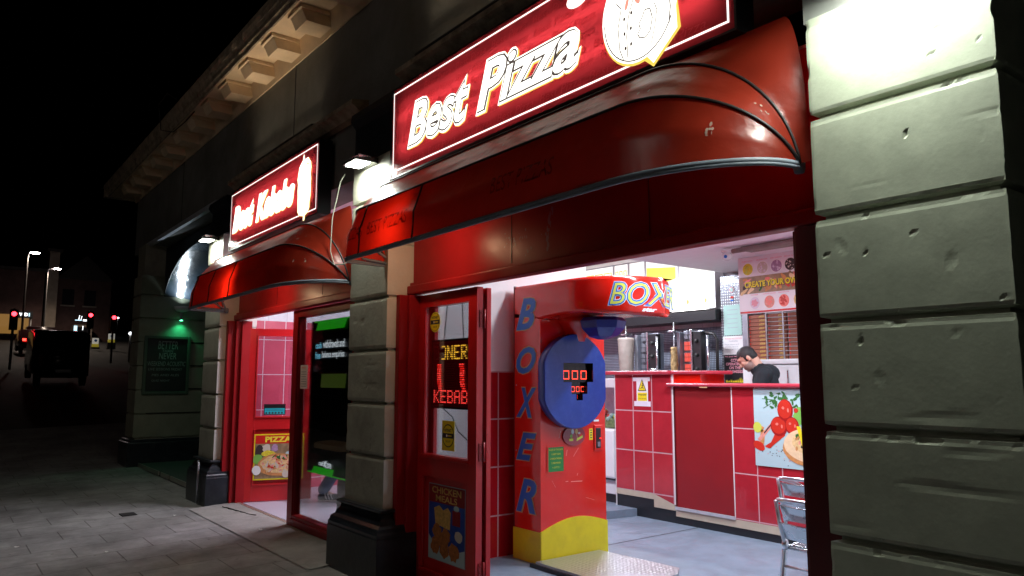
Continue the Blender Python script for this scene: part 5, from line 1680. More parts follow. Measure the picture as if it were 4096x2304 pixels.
# ================================================================= CHAIRS
def chair(label, cx, cy, zf, rot, group='aluminium bistro chairs'):
    t = thing('bistro_chair', label, 'chair', (cx, cy, zf), group)
    Mx = Matrix.Translation((cx, cy, zf)) @ Matrix.Rotation(rot, 4, 'Z')
    m = MB('alu'); m.M = Mx
    arm = []
    for k in range(25):
        a = math.pi * (k / 24)
        arm.append((.26 * math.cos(a), .17 + .15 * math.sin(a), .70 + .03 * math.sin(a)))
    arm = [(.27, -.20, .60), (.275, -.05, .655), (.27, .08, .68)] + arm + [(-.27, .08, .68), (-.275, -.05, .655), (-.27, -.20, .60)]
    m.tube(arm, .014, 8); m.build('arm_rail', t)
    for sx in (-1, 1):
        m = MB('alu'); m.M = Mx; m.tube([(sx * .27, -.20, .60), (sx * .265, -.215, .56), (sx * .255, -.22, .3), (sx * .25, -.23, 0)], .013, 8); m.build('leg', t)
        m = MB('alu'); m.M = Mx; m.tube([(sx * .225, .275, .715), (sx * .222, .24, .55), (sx * .215, .20, .42), (sx * .22, .24, .2), (sx * .23, .28, 0)], .013, 8); m.lathe((sx * .217, .20, .40), [(.018, 0), (.024, .03), (.018, .06)], 10); m.build('leg', t)
    m = MB('metal'); m.M = Mx
    for z0, z1 in ((.59, .685), (.47, .575)):
        m.grid(lambda u, v: (-.215 + .43 * u, .225 + .05 * math.sin(math.pi * u) + .05 * (v - .4), z0 + (z1 - z0) * v), 12, 2)
        m.tube([(-.215 + .43 * k / 12, .22 + .05 * math.sin(math.pi * k / 12) + .035, z1) for k in range(13)], .005, 5)
    m.build('backrest', t)
    m = MB('metal'); m.M = Mx
    for k in range(6): m.box(-.20, .20, -.22 + k * .07, -.17 + k * .07, .42, .432, .004)
    m.tube([(-.21, -.23, .425), (.21, -.23, .425)], .012, 8); m.tube([(-.21, .19, .41), (.21, .19, .41)], .010, 8); m.tube([(-.21, -.23, .425), (-.21, .19, .415)], .011, 8); m.tube([(.21, -.23, .425), (.21, .19, .415)], .011, 8)
    m.build('seat', t)
    m = MB('alu'); m.M = Mx; m.tube([(-.218, .225, .30), (.218, .225, .30)], .009, 6); m.build('stretcher', t)
    return t
chair('aluminium bistro chair nearest the doorway, slatted back towards the street', -2.69, 4.66, .06, math.pi)
chair('aluminium bistro chair farther in, only its curved rail showing', -3.13, 5.35, .10, R(183))

# ================================================================= CASH MACHINE AND KEBAB SHOP DOOR THINGS
am = thing('cash_machine', 'black cash machine with green corner flashes behind the shop window', 'cash machine', (-6.7, 3.2, .1))
AX0, AX1, AZ0, AZ1 = -7.12, -6.0, .665, 2.115
AM = Matrix.Translation((0, 0, 1.55)) @ Matrix.Diagonal((1.0237, 1, 1.0237, 1)) @ Matrix.Translation((0, 0, -1.55))
m = MB('black_gloss'); m.M = AM.copy()
m.box(AX0, AX0 + .03, 3.06, 3.3, AZ0, AZ1).box(AX0, AX1, 3.02, 3.06, 1.62, AZ1).box(AX0, AX1, 3.02, 3.06, AZ0, .84).box(AX0, AX0 + .07, 3.02, 3.06, .84, 1.62).box(AX1 - .25, AX1, 3.02, 3.06, .84, 1.62)
m.box(AX0, AX1, 3.22, 3.9, .66, AZ1, .01).box(AX0, AX1, 3.06, 3.22, AZ0, .82).box(AX0, AX1, 3.06, 3.22, 1.63, AZ1)
m.mat('black').box(AX0 + .1, AX1 - .1, 3.3, 3.85, .1, .66)
m.build('cabinet', am)
m = MB('atm_screen'); m.M = AM.copy(); m.poly([(-6.92, 3.045, 1.47), (-6.37, 3.045, 1.47), (-6.37, 3.055, 1.60), (-6.92, 3.055, 1.60)]); m.mat('dark_red').box(-6.94, -6.35, 3.03, 3.05, 1.60, 1.622); m.build('screen', am)
m = MB('tan_tray'); m.M = AM.copy(); m.prism([(-7.03, 3.07, .905), (-6.95, 3.012, .90), (-6.42, 3.012, .90), (-6.33, 3.07, .905), (-6.33, 3.22, .915), (-7.03, 3.22, .915)], (0, 0, .045)); m.mat('black').box(-7.0, -6.4, 3.1, 3.22, .83, .905); m.build('keypad_shelf', am)
m = MB('atm_text'); m.M = AM.copy(); PA = street(3.018)
ptext(m, PA, 'cash', 'atm_cyan', -7.00, 1.845, -6.86, 1.905, .001, 0, .01); ptext(m, PA, 'withdrawals and', 'atm_text', -6.82, 1.845, -6.35, 1.92, .001, 0, .01)
ptext(m, PA, 'free', 'atm_cyan', -7.00, 1.745, -6.88, 1.815, .001, 0, .01); ptext(m, PA, 'balance enquiries', 'atm_text', -6.84, 1.735, -6.35, 1.815, .001, 0, .01)
ptext(m, PA, 'cash', 'atm_text', -6.84, .745, -6.73, .79, .001, 0, .015); ptext(m, PA, 'zone', 'atm_text', -6.66, .735, -6.56, .78, .001, 0, .015)
pline(m, PA, 'atm_text', [(-6.72, .79), (-6.67, .735)], .018, .001); pline(m, PA, 'atm_text', [(-6.67, .795), (-6.72, .74)], .018, .001)
m.build('lettering', am)
m = MB('atm_green'); m.M = AM.copy()
ppoly(m, PA, 'atm_green', [(-7.0, 2.02), (-6.95, 2.10), (-6.30, 2.105), (-6.36, 2.02)], .001); prect(m, PA, 'atm_green', -7.04, 2.098, -6.0, 2.112, .0015)
ppoly(m, PA, 'atm_green', [(-7.00, .675), (-6.95, .73), (-6.50, .73), (-6.54, .66)], .0012); prect(m, PA, 'atm_green', -7.1, .662, -6.0, .675, .0015)
m.build('corner_flash', am)

PDm = Plane((hx, hy, 0), DU, DN)
m = MB('poster_white')
prect(m, PDm, 'yellow', .125, .355, .70, .895, .010); prect(m, PDm, 'poster_brown', .14, .37, .685, .78, .0115); prect(m, PDm, 'poster_red', .14, .78, .685, .88, .0115)
ptext(m, PDm, 'PIZZAS', 'yellow_text', .25, .795, .60, .865, .013, 0, .045)
pell(m, PDm, 'olive_dark', .19, .68, .05, .09, .0125); pell(m, PDm, 'mushroom', .27, .73, .05, .045, .0128, 14, .2); pell(m, PDm, 'onion', .36, .73, .04, .045, .0128, 14, .2)
pell(m, PDm, 'leaf_green', .18, .60, .05, .05, .013, 12, .3); pell(m, PDm, 'corn', .30, .66, .085, .04, .0132, 14, .2); pell(m, PDm, 'poster_ice', .55, .66, .07, .03, .0132, 14, .15)
ppizza(m, PDm, .42, .53, .25, .135, .0145, 4, 90)
pell(m, PDm, 'mushroom', .50, .415, .045, .04, .0185, 12, .1); pell(m, PDm, 'poster_white', .165, .47, .05, .055, .0185, 12, .1)
tag(m.build('pizza_poster'), 'yellow edged PIZZAS poster on the lower panel of the open red door', 'poster')
m = MB('black'); prect(m, PDm, 'black', .22, 1.12, .47, 1.25, .002); prect(m, PDm, 'cyan_card', .23, 1.13, .46, 1.20, .003)
for k in range(6): pell(m, PDm, 'ink', .25 + k * .036, 1.145, .012, .012, .004, 10)
ptext(m, PDm, 'FOOD HYGIENE RATING', 'ink', .25, 1.17, .44, 1.185, .004)
tag(m.build('hygiene_sticker'), 'blue and black hygiene rating sticker in the kebab door glass', 'sticker')
m = MB('yellow'); prect(m, PDm, 'yellow', .56, 1.12, .65, 1.19, .002); pell(m, PDm, 'ink', .60, 1.155, .02, .025, .003)
tag(m.build('door_sticker'), 'small yellow sticker at the corner of the kebab door glass', 'sticker')
PW = street(YD - .031)
m = MB('poster_white'); prect(m, PW, 'poster_white', -7.385, 1.455, -7.225, 1.69, -.035)
PW2 = street(YD + .003)
m = MB('poster_white'); prect(m, PW2, 'poster_white', -7.37, 1.455, -7.19, 1.69, 0)
ptext(m, PW2, 'MARINE', 'tomato_hi', -7.34, 1.655, -7.23, 1.675, .001)
for k in range(7): prect(m, PW2, 'ink_grey', -7.35, 1.475 + k * .024, -7.22 + .01 * (k % 2), 1.482 + k * .024, .001)
tag(m.build('window_notice'), 'small white printed notice stuck inside the kebab shop window', 'notice')

# ================================================================= PIZZA DOOR THINGS
def rnd_sticker(u, v, r, square, label):
    P_ = street(YD + .0035)
    m = MB('yellow')
    if square: prect(m, P_, 'yellow', u - r * 1.05, v - r * 1.35, u + r * 1.05, v + r * 1.35, 0)
    pell(m, P_, 'yellow' if not square else 'ink', u, v, r, r * 1.05, .001, 24)
    pell(m, P_, 'ink' if not square else 'yellow', u, v, r * .9, r * .95, .0015, 24); pell(m, P_, 'yellow', u, v, r * .86, r * .91, .0018, 24)
    prect(m, P_, 'ink', u - r * .9, v - r * .22, u + r * .9, v + r * .22, .002)
    ptext(m, P_, 'NITENET', 'ink', u - r * .6, v + r * .35, u + r * .6, v + r * .62, .0022, 0, .03)
    ptext(m, P_, 'GROUP', 'ink', u - r * .4, v - r * .6, u + r * .4, v - r * .4, .0022)
    pell(m, P_, 'poster_white', u - r * .2, v, r * .12, r * .12, .0024, 10); prect(m, P_, 'yellow', u, v - r * .06, u + r * .6, v + r * .06, .0024)
    tag(m.build('glass_sticker'), label, 'sticker')
rnd_sticker(-4.795, zz(2.01), .072, False, 'round yellow and black sticker high in the pizza door glass')
rnd_sticker(-4.60, zz(1.115), .078, True, 'square yellow sticker with black ring low in the pizza door glass')

FONT = {'K': ['10001', '10010', '10100', '11000', '10100', '10010', '10001'], 'E': ['11111', '10000', '10000', '11110', '10000', '10000', '11111'],
        'B': ['11110', '10001', '10001', '11110', '10001', '10001', '11110'], 'A': ['01110', '10001', '10001', '11111', '10001', '10001', '10001'],
        'N': ['10001', '11001', '11001', '10101', '10011', '10011', '10001'], 'R': ['11110', '10001', '10001', '11110', '10100', '10010', '10001'],
        'O': ['01110', '10001', '10001', '10001', '10001', '10001', '01110'], 'D': ['11110', '10001', '10001', '10001', '10001', '10001', '11110'],
        'Q': ['01110', '00001', '00001', '00001', '00001', '00001', '01110']}
ls = thing('led_sign', 'dotted LED window sign spelling DONER KEBAB with unlit segments', 'LED sign', (-4.55, 3.03, 1.35))
LY = 2.964
m = MB('led_board'); LX0, LX1, LZ0, LZ1 = -4.85, -4.335, zz(1.32), zz(1.865)
m.box(LX0, LX1, LY, LY + .022, LZ0, LZ1, .003); m.mat('black'); pf = street(LY - .003)
pframe(m, pf, 'black', LX0, LZ0, LX1, LZ1, .014, 0); m.build('panel', ls)
PL = street(LY - .004)
m = MB('led_red')
def dot(u, v, mt, r=.0062): pell(m, PL, mt, u, v, r, r, 0, 6)
def dotword(word, u0, u1, v0, v1, mt):
    n_ = len(word); cw = (u1 - u0) / n_
    for i, chh in enumerate(word):
        for r_, row in enumerate(FONT[chh]):
            for c_, b_ in enumerate(row):
                if b_ == '1': dot(u0 + i * cw + (c_ + .5) * cw * .82 / 5, v1 - (r_ + .5) * (v1 - v0) / 7, mt if not (chh == 'D') else 'led_off')
dotword('DQNER', LX0 + .03, LX1 - .03, LZ1 - .15, LZ1 - .045, 'led_yellow')
dotword('KEBAB', LX0 + .035, LX1 - .02, LZ0 + .04, LZ0 + .135, 'led_pink')
for k in range(13):
    v = LZ1 - .185 - k * .0155
    for c in range(4 if k < 11 else 3):
        off = .011 * max(0, k - 8)
        dot(LX0 + .085 + c * .014 + off * .6, v, 'led_pink' if random.random() < .5 else 'led_red')
        dot(LX1 - .085 - c * .014 - (.010 if k < 2 else 0) + off * .4, v, 'led_pink' if random.random() < .5 else 'led_red')
for k in range(40):
    for v in (LZ0 + .022, LZ1 - .022): dot(LX0 + .02 + k * (LX1 - LX0 - .04) / 39, v, 'led_off', .004)
for k in range(44):
    for u in (LX0 + .022, LX1 - .022): dot(u, LZ0 + .02 + k * (LZ1 - LZ0 - .04) / 43, 'led_off', .004)
for r_ in range(12):
    for c_ in range(7): dot((LX0 + LX1) / 2 - .045 + c_ * .015, LZ1 - .18 - r_ * .017, 'led_off', .005)
m.build('dots', ls)
m = MB('cable_black')
m.tube([(-4.72, LY + .02, LZ1), (-4.66, LY + .02, 2.2)], .004, 5); m.tube([(-4.46, LY + .02, LZ1), (-4.49, LY + .02, 2.2)], .004, 5); m.tube([(-4.34, LY + .02, LZ1 + .03), (-4.32, LY + .02, 2.2)], .003, 5)
m.tube([(-4.345 + .012 * math.cos(a * .6), LY + .02, LZ1 + .02 + .014 * math.sin(a * .6)) for a in range(11)], .0025, 4)
m.build('hanging_cord', ls)
m = MB('cable_black')
m.tube([(-4.38, LY + .03, LZ0), (-4.395, LY + .05, LZ0 - .10), (-4.37, LY + .05, LZ0 - .14), (-4.30, LY + .05, LZ0 - .155), (-4.2, LY + .05, LZ0 - .16)], .004, 5)
m.tube([(-4.74, LY + .03, LZ0), (-4.66, LY + .06, LZ0 - .06), (-4.58, LY + .06, LZ0 - .16), (-4.45, LY + .06, LZ0 - .22), (-4.3, LY + .06, LZ0 - .27)], .004, 5)
m.tube([(-4.83, LY + .03, LZ0 + .3), (-4.85, LY + .04, LZ0 + .2), (-4.83, LY + .04, LZ0 + .1)], .004, 5)
tag(m.build('sign_cable'), 'black cables trailing below the LED sign behind the door glass', 'cable')

PQ = street(YD - .0005)
CX0, CX1, CZ0, CZ1 = -4.845, -4.365, .27, .80
m = MB('poster_grey'); prect(m, PQ, 'ink_grey', CX0, CZ0, CX1, CZ1, 0); prect(m, PQ, 'poster_blue', CX0 + .006, CZ0 + .006, CX1 - .006, CZ1 - .006, .001)
prect(m, PQ, 'counter_panel', CX0 + .006, CZ1 - .13, CX1 - .006, CZ1 - .006, .002)
ppoly(m, PQ, 'poster_ice', [(CX0 + .006, CZ0 + .006), (CX1 - .006, CZ0 + .006), (CX1 - .006, CZ0 + .12), (CX0 + .3, CZ0 + .07), (CX0 + .1, CZ0 + .10), (CX0 + .006, CZ0 + .17)], .0018)
ptext(m, PQ, 'CHICKEN', 'fries', CX0 + .05, CZ1 - .065, CX1 - .05, CZ1 - .018, .003, 0, .02); ptext(m, PQ, 'MEALS', 'fries', CX0 + .10, CZ1 - .12, CX1 - .10, CZ1 - .075, .003, 0, .02)
ppoly(m, PQ, 'fries', [(CX0 + .08, CZ0 + .36), (CX0 + .10, CZ0 + .25), (CX0 + .29, CZ0 + .23), (CX0 + .30, CZ0 + .35), (CX0 + .26, CZ0 + .38), (CX0 + .2, CZ0 + .355), (CX0 + .15, CZ0 + .385)], .003)
prect(m, PQ, 'counter_panel', CX0 + .32, CZ0 + .27, CX0 + .42, CZ0 + .37, .003); pell(m, PQ, 'poster_ice', CX0 + .37, CZ0 + .385, .035, .02, .003); pell(m, PQ, 'mushroom', CX0 + .40, CZ0 + .20, .05, .04, .003, 16, .1)
for (u, v, a) in ((.12, .20, .06), (.24, .18, .06), (.10, .10, .06), (.22, .085, .06), (.34, .09, .065), (.17, .15, .05)):
    pell(m, PQ, 'fried', CX0 + u, CZ0 + v, a, a * .95, .0035 + u * .002, 16, .16, 0, int(u * 99))
tag(m.build('chicken_poster'), 'dim CHICKEN MEALS poster on the lower panel of the pizza door', 'poster')
# ================================================================= PEOPLE
def fuse(name, m, mt, parent, voxel=.009, smooth=4, colorfn=None, cutfn=None):
    """merge overlapping volumes into one continuous skin"""
    o = m.build(name)
    md = o.modifiers.new('r', 'REMESH'); md.mode = 'VOXEL'; md.voxel_size = voxel
    ms = o.modifiers.new('s', 'SMOOTH'); ms.iterations = smooth; ms.factor = .5
    dg = bpy.context.evaluated_depsgraph_get()
    me = bpy.data.meshes.new_from_object(o.evaluated_get(dg))
    o.modifiers.clear()
    old = o.data; o.data = me; bpy.data.meshes.remove(old)
    me.materials.clear()
    for q in (mt if isinstance(mt, list) else [mt]): me.materials.append(MATS[q])
    if cutfn:
        bm = bmesh.new(); bm.from_mesh(me)
        bmesh.ops.delete(bm, geom=[f for f in bm.faces if cutfn(f.calc_center_median())], context='FACES')
        bm.to_mesh(me); bm.free()
    for p in me.polygons:
        p.use_smooth = True
        p.material_index = colorfn(p.center) if colorfn else 0
    if parent is not None: adopt(o, parent)
    return o
def cap(m, a, ra, b, rb, n=14):
    a, b = Vector(a), Vector(b)
    m.tube([a, b], [ra, rb], n); m.ell(a, (ra,) * 3, n, 8); m.ell(b, (rb,) * 3, n, 8)

# the man behind the counter: local axes f (way he faces), s (towards the street), up
PO = Vector((-4.841, 6.954, 0))
FF = Vector((-.82, -.572, 0)); SS = Vector((.572, -.82, 0))
def L(f, s, z): return PO + FF * f + SS * s + Vector((0, 0, z))
pm = thing('person', 'man with short black hair in a dark T-shirt looking down behind the counter', 'person', (PO.x, PO.y, .14))
def ellr(m, c, r, axf, ax3, seg=20, rings=14):
    """ellipsoid with its own axes: axf forward, ax3 up, third sideways"""
    st = len(m.v); m.ell((0, 0, 0), r, seg, rings)
    side = ax3.cross(axf)
    for i in range(st, len(m.v)):
        v = m.v[i]; m.v[i] = c + axf * v.x + side * v.y + ax3 * v.z
# head tilted forward about 42 degrees
th = R(40)
hf = (FF * math.cos(th) + Vector((0, 0, -math.sin(th)))).normalized()
hu = (FF * math.sin(th) + Vector((0, 0, math.cos(th)))).normalized()
HC = L(.045, 0, 1.770)
def LT(f, s, z): return L(f + .095, s, z + .02)
def H(f, s, u): return HC + hf * f + SS * s + hu * u
m = MB('skin')
ellr(m, H(-.008, 0, .032), (.100, .078, .094), hf, hu)
ellr(m, H(.030, 0, -.045), (.066, .062, .080), hf, hu)
ellr(m, H(.050, 0, -.085), (.040, .040, .034), hf, hu)          # jaw and chin
ellr(m, H(.072, 0, -.103), (.020, .024, .018), hf, hu)
ellr(m, H(.078, 0, .040), (.020, .052, .018), hf, hu)            # brow
cap(m, H(.086, 0, .018), .010, H(.112, 0, -.022), .0125)         # nose
for s in (-1, 1):
    ellr(m, H(.100, s * .012, -.026), (.010, .009, .008), hf, hu)
    ellr(m, H(.062, s * .040, -.012), (.026, .020, .024), hf, hu)  # cheeks
    ellr(m, H(-.012, s * .080, -.002), (.020, .010, .034), hf, hu)   # ears
    ellr(m, H(-.006, s * .083, -.022), (.013, .008, .016), hf, hu)
ellr(m, H(.088, 0, -.058), (.014, .024, .007), hf, hu); ellr(m, H(.085, 0, -.072), (.013, .022, .008), hf, hu)
cap(m, H(-.045, 0, -.02), .058, LT(-.16, 0, 1.645), .066)         # neck
cap(m, LT(-.21, -.15, 1.58), .065, LT(-.21, .15, 1.58), .065)
cap(m, LT(-.22, 0, 1.54), .13, LT(-.30, 0, 1.20), .135); cap(m, LT(-.30, 0, 1.20), .13, LT(-.33, 0, 1.0), .145)
hands = []
for s in (-1, 1):
    sh_, el, wr = LT(-.20, s * .20, 1.56), LT(-.10, s * .25, 1.30), L(.16, s * .12, 1.24)
    cap(m, sh_, .055, el, .042); cap(m, el, .040, wr, .027)
    pc = L(.27, s * .10, 1.19); cap(m, wr, .026, pc, .030)
    for k in range(4):
        b0_ = L(.29, s * .10 + (k - 1.5) * .020, 1.19); b1_ = L(.335 + (.01 if k in (1, 2) else 0), s * .10 + (k - 1.5) * .021, 1.175); b2_ = L(.345 + (.01 if k in (1, 2) else 0), s * .10 + (k - 1.5) * .021, 1.15)
        cap(m, b0_, .010, b1_, .009, 8); cap(m, b1_, .009, b2_, .0075, 8)
    t0_ = L(.24, s * .10 - s * .03, 1.18); t1_ = L(.285, s * .10 - s * .052, 1.165); cap(m, t0_, .012, t1_, .009, 8)
for s in (-1, 1):
    cap(m, L(-.33, s * .09, 1.0), .085, L(-.24, s * .10, .58), .058); cap(m, L(-.24, s * .10, .58), .056, L(-.28, s * .10, .22), .040)
    cap(m, L(-.28, s * .10, .20), .045, L(-.11, s * .11, .185), .036)
def skincol(c):
    d = c - HC
    f_, u_, s_ = d.dot(hf), d.dot(hu), d.dot(SS)
    if -.085 < u_ < -.048 and f_ > .088 and abs(s_) < .024 and u_ > -.078: return 2
    if u_ < -.035 - .25 * (f_ - .02) * (f_ < .05) and f_ > -.015 and d.length < .16 and not (f_ > .085 and u_ > -.055) and u_ > -.13: return 1
    return 0
fuse('body', m, ['skin', 'stubble', 'lip'], pm, .0065, 3, skincol)
m = MB('hair')
ellr(m, H(-.012, 0, .038), (.1045, .0835, .097), hf, hu, 26, 18)
ellr(m, H(-.05, 0, .0), (.064, .070, .072), hf, hu, 20, 14)
def haircut(c):
    d = c - HC; f_, u_, s_ = d.dot(hf), d.dot(hu), d.dot(SS)
    line = .062 if f_ > .045 else (.062 - (.045 - f_) * 1.1 if f_ > .005 else (-.005 if f_ > -.035 else -.055))
    if f_ > .0 and f_ < .028 and abs(s_) > .05: line = min(line, -.022)
    return u_ < line
fuse('hair', m, 'hair', pm, .006, 2, None, haircut)
m = MB('ink')
for s in (-1, 1):
    cap(m, H(.083, s * .020, .032), .0045, H(.074, s * .046, .034), .004, 6)
    ellr(m, H(.080, s * .032, .012), (.006, .013, .0035), hf, hu, 8, 5)
m.build('eyebrows_and_lashes', pm)
m = MB('shirt')
cap(m, LT(-.215, -.16, 1.585), .088, LT(-.215, .16, 1.585), .088); ellr(m, LT(-.25, 0, 1.59), (.125, .17, .105), FF, Vector((0, 0, 1)))
cap(m, LT(-.150, 0, 1.640), .082, LT(-.22, 0, 1.58), .11)
cap(m, LT(-.22, -.07, 1.52), .135, LT(-.29, -.06, 1.15), .14); cap(m, LT(-.22, .07, 1.52), .135, LT(-.29, .06, 1.15), .14)
cap(m, LT(-.30, -.05, 1.15), .145, LT(-.33, -.05, .92), .15); cap(m, LT(-.30, .05, 1.15), .145, LT(-.33, .05, .92), .15)
for s in (-1, 1): cap(m, LT(-.205, s * .21, 1.57), .082, LT(-.13, s * .25, 1.38), .066)
def neckcut(c):
    return (c - LT(-.105, 0, 1.700)).length < .080
fuse('t_shirt', m, 'shirt', pm, .010, 4, None, neckcut)
m = MB('jeans')
for s in (-1, 1):
    cap(m, L(-.33, s * .085, .98), .105, L(-.24, s * .10, .58), .078); cap(m, L(-.24, s * .10, .58), .076, L(-.28, s * .10, .26), .062)
fuse('trousers', m, 'jeans', pm, .014, 4)
for s in (-1, 1):
    m = MB('shoe_dark'); cap(m, L(-.30, s * .10, .20), .055, L(-.10, s * .11, .185), .045); fuse('shoe', m, 'shoe_dark', pm, .012, 3)

# customer seen only from the shins down under the cash machine
QO = Vector((-8.42, 3.98, 0)); QF = Vector((.61, .79, 0)); QS = Vector((.79, -.61, 0))
def Q(f, s, z): return QO + QF * f + QS * s + Vector((0, 0, z))
pq = thing('person', 'customer in blue jeans and striped trainers stepping behind the cash machine', 'person', (QO.x, QO.y, .10))
zf = .10
ft = [(-.26, -.10, 0), (.16, .10, 0)]
m = MB('skin'); j = MB('jeans')
hip = 1.02
for i, (f_, s_, _) in enumerate(ft):
    kn = Q(f_ * .45 + .05, s_, .60); an = Q(f_ - .02, s_, .20)
    hp = Q(0, s_ * .9, hip)
    cap(m, hp, .075, kn, .052); cap(m, kn, .05, an, .038); cap(m, an, .038, Q(f_ + .12, s_, zf + .05), .032)
    cap(j, hp, .105, kn, .078); cap(j, kn, .076, Q(f_ - .03, s_, .24), .070)
cap(m, Q(0, 0, 1.02), .13, Q(0, 0, 1.42), .125); cap(m, Q(0, -.17, 1.48), .06, Q(0, .17, 1.48), .06); cap(m, Q(0, 0, 1.5), .055, Q(.01, 0, 1.66), .052)
zu = Vector((0, 0, 1))
ellr(m, Q(.01, 0, 1.76), (.095, .076, .115), QF, zu); ellr(m, Q(.035, 0, 1.70), (.065, .055, .075), QF, zu); cap(m, Q(.095, 0, 1.76), .010, Q(.115, 0, 1.73), .013)
for s in (-1, 1):
    ellr(m, Q(0, s * .08, 1.75), (.018, .01, .032), QF, zu)
    el = Q(-.04, s * .25, 1.20); wr = Q(.14, s * .22, 1.05)
    cap(m, Q(0, s * .20, 1.46), .05, el, .042); cap(m, el, .04, wr, .027); cap(m, wr, .027, Q(.21, s * .21, 1.02), .03)
    for k in range(4): cap(m, Q(.22, s * .21, 1.045 - k * .02), .010, Q(.275, s * .20, 1.03 - k * .021), .0085, 8)
    cap(m, Q(.19, s * .19, 1.045), .011, Q(.235, s * .175, 1.06), .009, 8)
fuse('body', m, 'skin', pq, .0085, 3)
cap(j, Q(0, -.06, 1.0), .12, Q(0, .06, 1.0), .12)
fuse('jeans', j, 'jeans', pq, .012, 4)
m = MB('jacket'); cap(m, Q(0, -.05, 1.0), .145, Q(0, -.05, 1.42), .15); cap(m, Q(0, .05, 1.0), .145, Q(0, .05, 1.42), .15); cap(m, Q(0, -.18, 1.47), .078, Q(0, .18, 1.47), .078)
for s in (-1, 1): cap(m, Q(0, s * .21, 1.46), .07, Q(-.04, s * .25, 1.20), .058); cap(m, Q(-.04, s * .25, 1.20), .055, Q(.11, s * .225, 1.075), .045)
fuse('jacket', m, 'jacket', pq, .012, 4)
m = MB('hair'); ellr(m, Q(-.005, 0, 1.785), (.105, .084, .108), QF, zu)
fuse('hair', m, 'hair', pq, .010, 2, None, lambda c: (c - Q(0, 0, 1.76)).z < (.02 if (c - QO).dot(QF) > .02 else -.05))
for i, (f_, s_, _) in enumerate(ft):
    m = MB('shoe_dark'); cap(m, Q(f_ - .05, s_, zf + .055), .052, Q(f_ + .18, s_, zf + .045), .040); ellr(m, Q(f_, s_, zf + .08), (.06, .045, .05), QF, zu)
    o = fuse('shoe', m, 'shoe_dark', pq, .010, 3, None, lambda c: False)
    m = MB('shoe_white')
    for k in range(3):
        for sd in (-1, 1):
            a = Q(f_ + .02 + k * .035, s_ + sd * .047, zf + .03); b = Q(f_ - .005 + k * .035, s_ + sd * .040, zf + .095)
            m.tube([a, a.lerp(b, .5) + QS * sd * .006, b], .007, 6)
    m.tube([Q(f_ - .08, s_ - .05, zf + .012), Q(f_ + .1, s_ - .05, zf + .012), Q(f_ + .2, s_, zf + .012), Q(f_ + .1, s_ + .05, zf + .012), Q(f_ - .08, s_ + .05, zf + .012)], .012, 6, True)
    m.build('shoe_trim', pq)

# ================================================================= DISTANT STREET
def street_lamp(label, x, y, ytip, ztop, e):
    t = thing('street_lamp', label, 'street lamp', (x, y, gz(x)), 'street lamps up the hill')
    m = MB('pole_steel'); m.tube([(x, y, gz(x)), (x, y, gz(x) + 1.2), (x, y, ztop - .35), (x, y + .05, ztop - .1), (x, ytip - .2, ztop)], [.09, .07, .05, .045, .04], 10); m.build('pole', t)
    m = MB('pole_steel'); m.box(x - .14, x + .14, ytip - .30, ytip + .30, ztop, ztop + .09, .03); m.build('lamp_head', t)
    m = MB('street_led'); m.ell((x, ytip, ztop - .005), (.15, .27, .055), 12, 6); m.build('lens', t)
    spot(t, (x, ytip, ztop - .08), (x, ytip, 0), e, R(150), .5, (1, .80, .62), .15)
street_lamp('taller street lamp with a bright white head, leftmost in the far street', -55, 4.14, 4.50, 9.40, 500)
street_lamp('second street lamp just right of the taller one, by the pale building corner', -68, 6.5, 7.15, 10.15, 1000)
def traffic_light(label, x, y, z):
    t = thing('traffic_light', label, 'traffic light', (x, y, gz(x)), 'traffic lights at the junction')
    m = MB('pole_steel'); m.cyl((x - .1, y, gz(x)), (x - .1, y, z + .25), .055, 8); m.build('pole', t)
    m = MB('black'); m.box(x - .08, x + .08, y - .16, y + .16, z - .72, z + .2, .02)
    m.build('signal_box', t)
    for k, mt in ((0, 'signal_red'), (1, 'far_window'), (2, 'far_window')):
        m = MB(mt); m.lathe((x + .081, y, z - .27 * k), [(.10, 0), (.085, .02), (.02, .03)], 14, (1, 0, 0)); m.mat('black').tube([(x + .09 + .1 * 0, y + .115 * math.cos(a / 8 * math.pi), z - .27 * k + .115 * math.sin(a / 8 * math.pi)) for a in range(9)], .012, 5); m.build('lamp', t)
traffic_light('red traffic light nearest, at the far left beside the blue shop sign', -40, 2.67, 4.43)
traffic_light('red traffic light in the middle of the dark junction', -45, 6.39, 4.90)
traffic_light('red traffic light on the right by the reflective bollard', -45, 7.50, 4.83)
for i, (x, y, z, l, ys) in enumerate([(-60, 9.93, 4.35, 'lit keep-left bollard on the right, white above yellow', .4), (-60, 8.93, 4.00, 'lit keep-left bollard on the left, yellow foot by the dark pole', .4)]):
    t = thing('traffic_bollard', l, 'bollard', (x, y, gz(x)), 'lit bollards on the traffic island')
    m = MB('bollard_white'); m.box(x - .12, x + .12, y - .2, y + .2, z, z + .42, .04); m.build('white_head', t)
    m = MB('bollard_yellow'); m.box(x - .13, x + .13, y - .21, y + .21, z - .22, z, .02); m.mat('black').box(x - .2, x + .2, y - .26, y + .26, gz(x), z - .22); m.build('base', t)
    m = MB('letter_blue'); m.lathe((x + .121, y, z + .24), [(.09, 0), (.09, .006)], 14, (1, 0, 0)); m.build('arrow_disc', t)
bp = thing('post_lamp', 'low post with a tiny white light close to the pub corner', 'post', (-46, 8.6, gz(-46)))
m = MB('pole_steel'); m.cyl((-46, 8.55, gz(-46)), (-46, 8.55, 4.0), .06, 8); m.build('post', bp)
m = MB('far_white'); m.ell((-46, 8.55, 4.06), (.10, .10, .10)); m.build('light', bp)
